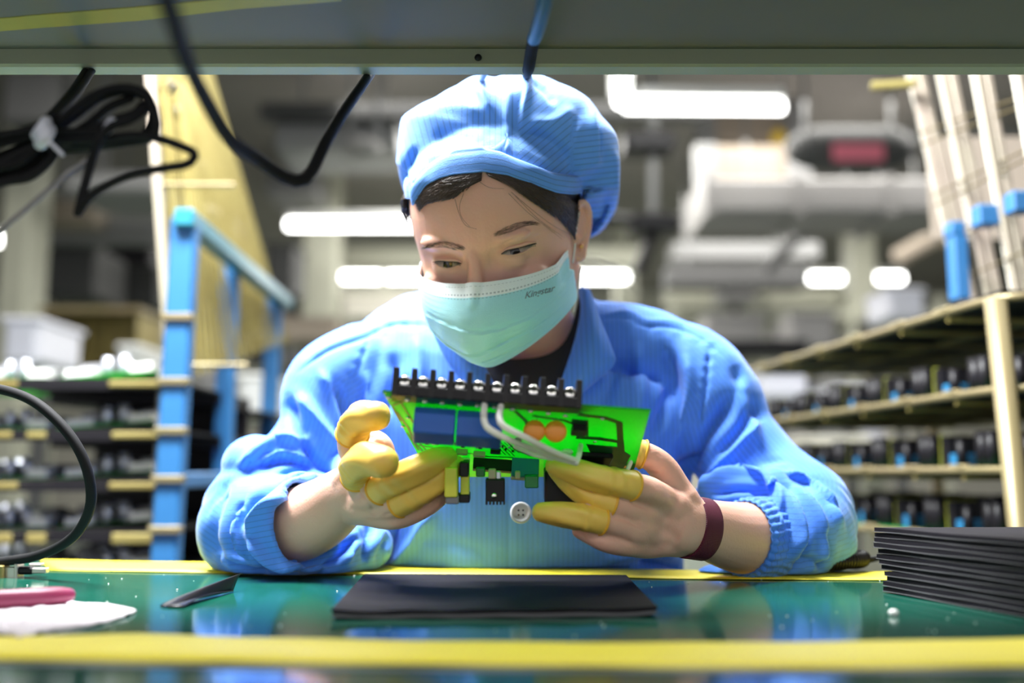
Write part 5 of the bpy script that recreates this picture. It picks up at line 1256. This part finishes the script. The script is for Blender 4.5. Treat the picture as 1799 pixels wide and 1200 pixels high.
hangbox('transistor', 858, 824, 871, 842, .787, .005, 'tan'); hangbox('pin_row', 871, 828, 880, 846, .790, .004, 'silver'); hangbox('small_capacitor', 905, 828, 914, 842, .80, .006, 'tan'); hangbox('connector', 922, 836, 946, 858, .80, .012, 'pcbdark')
hangbox('connector', 836, 822, 852, 838, .80, .008, 'pcbdark')
hangbox('power_module', 957, 826, 1062, 888, .812, .030, 'black', .002)
# terminal strip on the far side of the near edge
tb = thing('terminal_strip', '', ''); bpy.data.objects.remove(tb)
a0 = BP(*[inv(692, 690)[0], 0.0]); a1 = BP(*[inv(1017, 712)[0], 0.0]); tw = a1 - a0; tu = nrm(tw); upn = nrm(np.array([0, .10, 1.0]) - (np.array([0, .10, 1.0]) @ tu) * tu); bk_ = nrm(np.cross(upn, tu)); bk_ = bk_ if bk_[1] > 0 else -bk_
base = a0 + upn * -.0015
ts = MB().frame(base, tw, bk_ * .016, upn * .0075, .0006).build('terminal_strip', M['black'], pc)
MB().frame(base + bk_ * .010, tw, bk_ * .006, upn * .0150, .0006).build('terminal_wall', M['black'], ts)
n = 10
for i in range(n + 1):
    c = base + tw * (i / n) - tu * .0020
    V0 = [c, c + upn * .0205 + bk_ * .001, c + upn * .0215 + bk_ * .005, c + upn * .0195 + bk_ * .013, c + bk_ * .016]
    V0[0] = c - bk_ * .001; V1 = [p + tu * .0040 for p in V0]; MB().add(V0 + V1, [(0, 1, 2, 3, 4), (9, 8, 7, 6, 5)] + [(k, k + 5, (k + 1) % 5 + 5, (k + 1) % 5) for k in range(5)]).build('divider', M['black'], ts)
for i in range(n):
    c = base + tw * ((i + .5) / n) + upn * .0108 + bk_ * .004; ax = nrm(-bk_ + upn * .35); s1 = tu; s2 = nrm(np.cross(ax, s1))
    MB().frame(c - tu * .0050 - s2 * .0048 - ax * .0045, tu * .010, s2 * .0096, ax * .0022, .0004).build('clamp_plate', M['chrome'], ts)
    mb = MB(); prof = [(1.0, -.0015), (1.0, .0002), (.93, .0012), (.72, .0021), (.4, .0025), (.0, .0026)]; V = []; Fc = []; m_ = 20
    for r3, h in prof:
        for j in range(m_): t_ = 2 * math.pi * j / m_; V.append(c + (s1 * math.cos(t_) + s2 * math.sin(t_)) * .0050 * max(r3, .01) + ax * h)
    for a_ in range(len(prof) - 1):
        for j in range(m_): Fc.append((a_ * m_ + j, a_ * m_ + (j + 1) % m_, (a_ + 1) * m_ + (j + 1) % m_, (a_ + 1) * m_ + j))
    mesh('screw', V, Fc, M['chrome'], ts, True)
    rt = .5 + i * .7; d1 = s1 * math.cos(rt) + s2 * math.sin(rt); d2 = np.cross(ax, d1)
    mb = MB(); mb.frame(c + ax * .0023 - d1 * .0025 - d2 * .0004, d1 * .005, d2 * .0008, ax * .0004); mb.frame(c + ax * .0023 - d2 * .0025 - d1 * .0004, d2 * .005, d1 * .0008, ax * .0004); mb.build('screw_slot', M['black'], ts)

# ------------------------------------------------------------------ things on the bench
def wavy(name, C0, e1, e2, th, m, parent=None, amp=.0012, n1=40, n2=14, ph=0.0, z0=.7508, curl=0.0):
    V = []; 
    for k in (0, 1):
        for j in range(n2):
            for i in range(n1):
                u, v_ = i / (n1 - 1), j / (n2 - 1); p = C0 + e1 * u + e2 * v_
                h = amp * (1 + math.sin(u * 19 + ph + v_ * 2)) * .5 * (1 - v_ * .6) + curl * ((2 * u - 1) ** 4) * (1 - v_)
                V.append([p[0], p[1] + .0006 * math.sin(u * 33 + ph * 2) * (1 - v_), z0 + h + th * k])
    N_ = n1 * n2; Fc = []
    for j in range(n2 - 1):
        for i in range(n1 - 1):
            q_ = (j * n1 + i, j * n1 + i + 1, (j + 1) * n1 + i + 1, (j + 1) * n1 + i); Fc.append(q_[::-1]); Fc.append(tuple(x + N_ for x in q_))
    bd_ = [i for i in range(n1)] + [j * n1 + n1 - 1 for j in range(1, n2)] + [(n2 - 1) * n1 + i for i in range(n1 - 2, -1, -1)] + [j * n1 for j in range(n2 - 2, 0, -1)]
    for a_, b_ in zip(bd_, bd_[1:] + bd_[:1]): Fc.append((a_, b_, b_ + N_, a_ + N_))
    return mesh(name, V, Fc, m, parent, False)
M['foam'] = mat('black_foam_sheet', (.009, .008, .011), .7, scale=80, bump=.00015, bscale=500, var=.2, spec=.1)
M['film'] = mat('grey_sheet_film', (.10, .10, .105), .5)
A, B, Cc = T(581, 1090), T(1156, 1084), T(640, 1019); D = T(1100, 1021)
fm = thing('foam_sheet', 'flat black foam sheet lying on the bench in front of the woman', 'sheet', (A + B + Cc) / 3)
e1 = B - A; e2 = (Cc - A + D - B) / 2 
def quadsheet(name, z0, th, m, inset, amp, ph):
    n1, n2 = 60, 16; V = []
    for k in (0, 1):
        for j in range(n2):
            for i in range(n1):
                u, v_ = i / (n1 - 1), j / (n2 - 1); p = (A * (1 - u) + B * u) * (1 - v_) + (Cc * (1 - u) + D * u) * v_; p = p + (np.mean([A, B, Cc, D], 0) - p) * inset
                V.append([p[0], p[1] + .0006 * math.sin(u * 31 + ph) * (1 - v_), z0 + th * k + amp * (1 + math.sin(u * 27 + ph)) * .5 * (1 - v_) ** 2 + .003 * (1 - v_) ** 3 * max(0, (abs(u - .5) - .44)) * 16 * .3])
    N_ = n1 * n2; Fc = []
    for j in range(n2 - 1):
        for i in range(n1 - 1):
            q_ = (j * n1 + i, j * n1 + i + 1, (j + 1) * n1 + i + 1, (j + 1) * n1 + i); Fc.append(q_[::-1]); Fc.append(tuple(x + N_ for x in q_))
    bd_ = [i for i in range(n1)] + [j * n1 + n1 - 1 for j in range(1, n2)] + [(n2 - 1) * n1 + i for i in range(n1 - 2, -1, -1)] + [j * n1 for j in range(n2 - 2, 0, -1)]
    for a_, b_ in zip(bd_, bd_[1:] + bd_[:1]): Fc.append((a_, b_, b_ + N_, a_ + N_))
    o = mesh(name, V, Fc, m, fm, True); o.data.polygons.foreach_set('use_smooth', [False] * len(o.data.polygons)); return o
quadsheet('lower_layer', .7506, .0022, M['film'], .006, .0005, 0); quadsheet('upper_layer', .7536, .0018, M['foam'], 0, .0007, 1.3)
# stack of black sheets at the right
c0s, c1s = T(1552, 1041), T(1799, 1086); d1 = nrm(c1s - c0s); d2 = np.array([-d1[1], d1[0], 0]); d2 = d2 if d2[1] > 0 else -d2
e1 = d1 * .34; e2 = nrm(d2 + d1 * .25) * .20; NS = 12; zt = .0042
pos = ['bottom sheet', 'second sheet from the bottom', 'third sheet from the bottom', 'fourth sheet from the bottom', 'fifth sheet from the bottom', 'sixth sheet from the bottom', 'sixth sheet from the top', 'fifth sheet from the top', 'fourth sheet from the top', 'third sheet from the top', 'second sheet from the top', 'top sheet']
offs = [(.0, 0), (.000, .0), (.004, .001), (.002, .0), (-.002, .001), (-.004, .0), (-.006, .0), (-.006, .001), (-.008, -.001), (-.009, 0), (-.009, .001), (-.008, 0)]
for k in range(NS):
    z = .7507 + k * zt; C0 = c0s + d1 * offs[k][0] + d2 * offs[k][1]; t = thing('foam_sheet', 'black foam sheet in the stack at the right: ' + pos[k], 'sheet', [C0[0], C0[1], z], 'stacked black foam sheets')
    wavy('sheet_body', C0, e1, e2, .0030, M['foam'], t, .0005, ph=k * 1.7, z0=z + .0006); wavy('edge_film', C0 - d2 * .0007 - d1 * .0005, e1, e2, .0005, M['film'], t, .0005, ph=k * 1.7, z0=z)
# folded black film at the left
t = thing('folded_film', 'small folded piece of black film on the bench left of the black sheet', 'film', T(350, 1060))
n = 20; top_ = catmull([T(286, 1068), T(340, 1056), T(410, 1040)], n); V = []
for j in range(8):
    for i in range(n):
        u, v_ = i / (n - 1), j / 7; a_ = top_[i]; h = .0005 + (.0125 * u ** .8) * math.sin(v_ * math.pi / 2); V.append([a_[0] - .012 * (v_) * (1 - u) * .6 + .003 * v_, a_[1] + .008 * v_ * u + .006 * v_, .7506 + h])
Fc = [(j * n + i, j * n + i + 1, (j + 1) * n + i + 1, (j + 1) * n + i) for j in range(7) for i in range(n - 1)]
M['gloss'] = mat('glossy_black_film', (.008, .008, .011), .38, spec=.3)
o = mesh('upright_flap', V, Fc, M['gloss'], t, True); solid(o, .0008)
b_ = catmull([T(322, 1069), T(360, 1056), T(411, 1041)], n); V = [list(top_[i] + [0, 0, .0006]) for i in range(n)] + [list(b_[i] + [0, -.006 * math.sin(i / 19 * 3), .0008 + .003 * math.sin(i / 19 * 3.1)]) for i in range(n)] 
o = mesh('lying_flap', V, [(i, i + 1, n + i + 1, n + i) for i in range(n - 1)], M['gloss'], t, True); solid(o, .0007)
# maroon tube and white cloth
t = thing('tool_handle', 'maroon rubber covered tool handle at the left edge above the white cloth', 'tool', T(60, 1070))
pth = [T(-160, 1090), T(-40, 1082), T(60, 1076), T(118, 1070)]; pth = [p + [0, 0, .0095] for p in pth]
MB().tube(catmull(pth, 20), np.r_[np.full(17, .0068), .0066, .006, .005], 16, dome=True).build('grip', mat('maroon_rubber', (.22, .02, .07), .4), t, True)
MB().tube([pth[0], pth[0] + [-.08, -.01, 0]], .004, 10).build('tool_shaft', M['chrome'], t, True)
M['cloth'] = mat('white_fluffy_cloth', (.80, .73, .77), .95, scale=120, var=.12, bump=.003, bscale=240, sheen=.5)
poly = [(-120, 1085), (0, 1076), (60, 1066), (120, 1062), (190, 1065), (238, 1076), (205, 1090), (160, 1101), (110, 1107), (60, 1116), (32, 1124), (0, 1116), (-120, 1125)]
ctr_ = T(60, 1092); pts = catmull(np.array([T(*q_) for q_ in poly + poly[:1]]), 90); V = []; R_ = 8
for j in range(R_ + 1):
    for i in range(90):
        u = j / R_; p = ctr_ + (pts[i] - ctr_) * u; h = .0012 + .0032 * (1 - u ** 3) + .0016 * noise.noise(Vector((p[0] * 160, p[1] * 160, 0))); e_ = 1 + (.055 * noise.noise(Vector((i * .9, 3, 0))) if j == R_ else 0); p = ctr_ + (pts[i] - ctr_) * u * e_; V.append([p[0], p[1], .7506 + h])
Fc = [(j * 90 + i, j * 90 + (i + 1) % 90, (j + 1) * 90 + (i + 1) % 90, (j + 1) * 90 + i) for j in range(R_) for i in range(90)]
o = mesh('cleaning_cloth', V, Fc, M['cloth'], None, True); tag(o, 'white fluffy cloth lying below the maroon handle at the left edge', 'cloth'); solid(o, .0012)
# plugs at the left end of the yellow tape
t = thing('cable_plug', 'metal cable plugs lying on the bench at the left end of the yellow tape', 'plug', T(40, 1015))
M['plug'] = mat('plug_metal', (.55, .52, .46), .3, metal=.9)
def pl(name, x0, y0, x1, y1, Y, dep, m, bev=.0008): a = P(x0, y0, Y); b = P(x1, y0, Y); c = P(x0, y1, Y); MB().frame(c, b - a, [0, dep, 0], a - c, bev).build(name, M[m] if isinstance(m, str) else m, t)
pl('plug_shell', 2, 996, 28, 1019, .925, .012, 'plug'); pl('plug_flange', 24, 990, 30, 1020, .923, .014, 'plug'); pl('plug_body', 28, 996, 56, 1010, .925, .010, 'black', .002); pl('plug_contact', 55, 998, 80, 1008, .926, .008, 'plug')
pl('plug_shell', -12, 982, 28, 990, .935, .012, 'plug'); pl('plug_collar', -20, 994, 4, 1018, .92, .014, 'gold'); pl('plug_contact', 50, 990, 72, 996, .94, .008, 'plug')
# coiled cord behind the right sleeve
t = thing('coiled_cord', 'black coiled cord lying on the yellow tape behind the right sleeve', 'cord', T(1480, 1008))
L0 = catmull([P(1380, 1000, .96), P(1440, 1001, .955), P(1490, 996, .96), P(1512, 994, .972), P(1516, 990, .99)], 700); V = []
for i, p in enumerate(L0):
    a_ = i / 700 * 2 * math.pi * 34; dn = nrm(L0[min(i + 1, 699)] - L0[max(i - 1, 0)]); s1 = nrm(np.cross(dn, [0, 0, 1])); V.append(p + (s1 * math.cos(a_) + np.array([0, 0, 1]) * math.sin(a_)) * .0062)
zmin = min(p[2] for p in V); V = [p + [0, 0, max(0, .7535 - zmin)] for p in V]
v, f = tube(V, .0017, 6); mesh('coil', v, f, M['black'], t, True); 
v, f = tube(catmull([V[-1], V[-1] + [.03, .03, 0], V[-1] + [.10, .05, -.003], V[-1] + [.3, -.05, -.003]], 14), .003, 8); mesh('cord_tail', v, f, M['black'], t, True)
# dust specks
mb = MB()
for k in range(90):
    x, y = rng.random() * 1799, 1010 + rng.random() ** 1.6 * 110; p = T(x, y); s = .0004 + .0006 * rng.random() ** 3; mb.ball(p + [0, 0, s * .5], (s, s, s * .6), 5, 4)
o = mb.build('dust', M['mark'], bench); o['kind'] = 'stuff'
t = MB().ball(T(1570, 1082) + [0, 0, .002], (.0035, .003, .0025), 10, 8).build('glue_drop', M['white']); tag(t, 'tiny pale glue drop on the green bench below the stacked sheets', 'drop')

# ------------------------------------------------------------------ cables
M['cable'] = mat('black_cable', (.012, .012, .013), .7, scale=90, spec=.12)
M['graycable'] = mat('grey_cable', (.20, .19, .19), .4)
def cable(name, pts, r, m, label=None, cat='cable', parent=None, n=60):
    v, f = tube(catmull([P(*q_) for q_ in pts], n), r, 12, True, dome=True); o = mesh(name, v, f, m, parent, True)
    return tag(o, label, cat) if label else o
cable('cable', [(-160, 700, .90), (-60, 680, .90), (0, 684, .88), (60, 706, .86), (115, 755, .85), (150, 815, .85), (160, 880, .86), (140, 930, .88), (105, 960, .90), (60, 978, .92), (10, 986, .93), (-40, 992, .94)], .0044, M['cable'], 'black cable arching down to the metal plugs at the left')
cable('cable', [(270, -60, .36), (300, 20, .40), (330, 110, .46), (370, 190, .52), (405, 245, .56), (450, 278, .60), (500, 312, .63), (528, 318, .64), (548, 300, .65), (572, 250, .67), (605, 195, .72), (636, 150, .78), (655, 122, .83), (668, 100, .86)], .0042, M['cable'], 'thick black cable hanging in a low loop from the overhead shelf, left of the cap')
cable('cable', [(962, -40, .60), (955, 10, .62), (945, 50, .66), (938, 68, .69)], .0052, M['blue'], 'short blue cable running down the overhead shelf above the cap')
cable('cable', [(940, 60, .69), (934, 88, .72), (929, 118, .76), (926, 128, .86), (925, 140, 1.0), (928, 170, 1.1)], .0048, M['cable'], 'dark cable end dropping behind the cap from the blue one')
cable('cable', [(870, 95, .80), (858, 118, .84), (846, 140, .90), (842, 160, 1.1)], .0030, M['graycable'], 'thin grey cable just left of the cap top')
ct = thing('cable_bundle', 'tied bundle of looped black cables hanging at upper left', 'cables', P(100, 250, .62))
Yc = .62; R1 = .0028
loops = [[(185, 90, .84), (165, 119, .80), (135, 165, .70), (95, 205, Yc), (60, 225, Yc), (0, 238, Yc), (-60, 250, Yc)],
         [(172, 90, .84), (154, 119, .80), (125, 163, .70), (92, 200, .63), (70, 222, .63), (20, 245, .63), (-60, 275, .63)],
         [(-60, 290, .63), (20, 290, .63), (70, 255, .63), (110, 210, .62), (165, 168, .61), (215, 154, .605), (255, 165, .605), (272, 200, .605), (268, 240, .61), (200, 252, .62), (120, 255, .63), (60, 258, .63), (-60, 330, .63)],
         [(-60, 300, .64), (30, 262, .64), (80, 240, .64), (130, 205, .63), (175, 172, .62), (225, 160, .615), (262, 178, .615), (266, 215, .615), (240, 245, .62), (170, 258, .63), (90, 268, .64), (30, 300, .64), (-60, 300, .64)],
         [(60, 245, .63), (130, 246, .62), (180, 244, .61), (235, 238, .60), (280, 244, .59), (320, 258, .585), (342, 270, .58), (330, 288, .58), (285, 296, .585), (235, 305, .59), (190, 325, .60), (155, 348, .605), (137, 374, .61)],
         [(137, 374, .61), (148, 330, .61), (160, 285, .61), (175, 245, .60), (195, 222, .60), (225, 212, .60), (250, 196, .605), (262, 180, .61)],
         [(-60, 240, .62), (0, 250, .625), (50, 240, .625), (78, 232, .625), (120, 232, .62), (180, 235, .61)],
         [(-60, 350, .63), (0, 322, .63), (50, 312, .63), (85, 285, .63), (95, 262, .63), (60, 258, .63), (0, 285, .63), (-60, 300, .63)],
         [(-60, 330, .64), (0, 305, .64), (45, 292, .64), (78, 268, .64), (90, 250, .64)], [(-60, 342, .64), (10, 312, .64), (60, 300, .64), (88, 272, .64), (86, 250, .64)],
         [(90, 262, .63), (140, 240, .625), (190, 215, .62), (235, 200, .62), (250, 185, .62)], [(95, 250, .64), (150, 222, .63), (190, 190, .62), (230, 172, .615)]]
for L_ in loops: cable('cable_loop', L_, R1, M['cable'], parent=ct)
cable('loose_cable', [(152, 282, .61), (120, 305, .61), (60, 355, .61), (5, 400, .61), (-60, 450, .61)], .0017, M['graycable'], parent=ct)
for (x, y, s) in ((74, 226, .0042), (80, 240, .0046), (190, 226, .0036)):
    v, f = tube(catmull([P(x - 9, y + 12, .61), P(x, y, .603), P(x + 7, y - 12, .61)], 8), s * .9, 10, True, dome=True); mesh('cable_tie', v, f, M['label'], ct, True)
cable('tie_tail', [(88, 250, .60), (100, 262, .60), (110, 272, .60)], .0012, M['label'], parent=ct)
cable('thin_wire', [(330, 122, .46), (312, 140, .47), (290, 164, .48)], .0006, M['graycable'], 'thin pale wire end in front of the gold wire panel', 'wire')
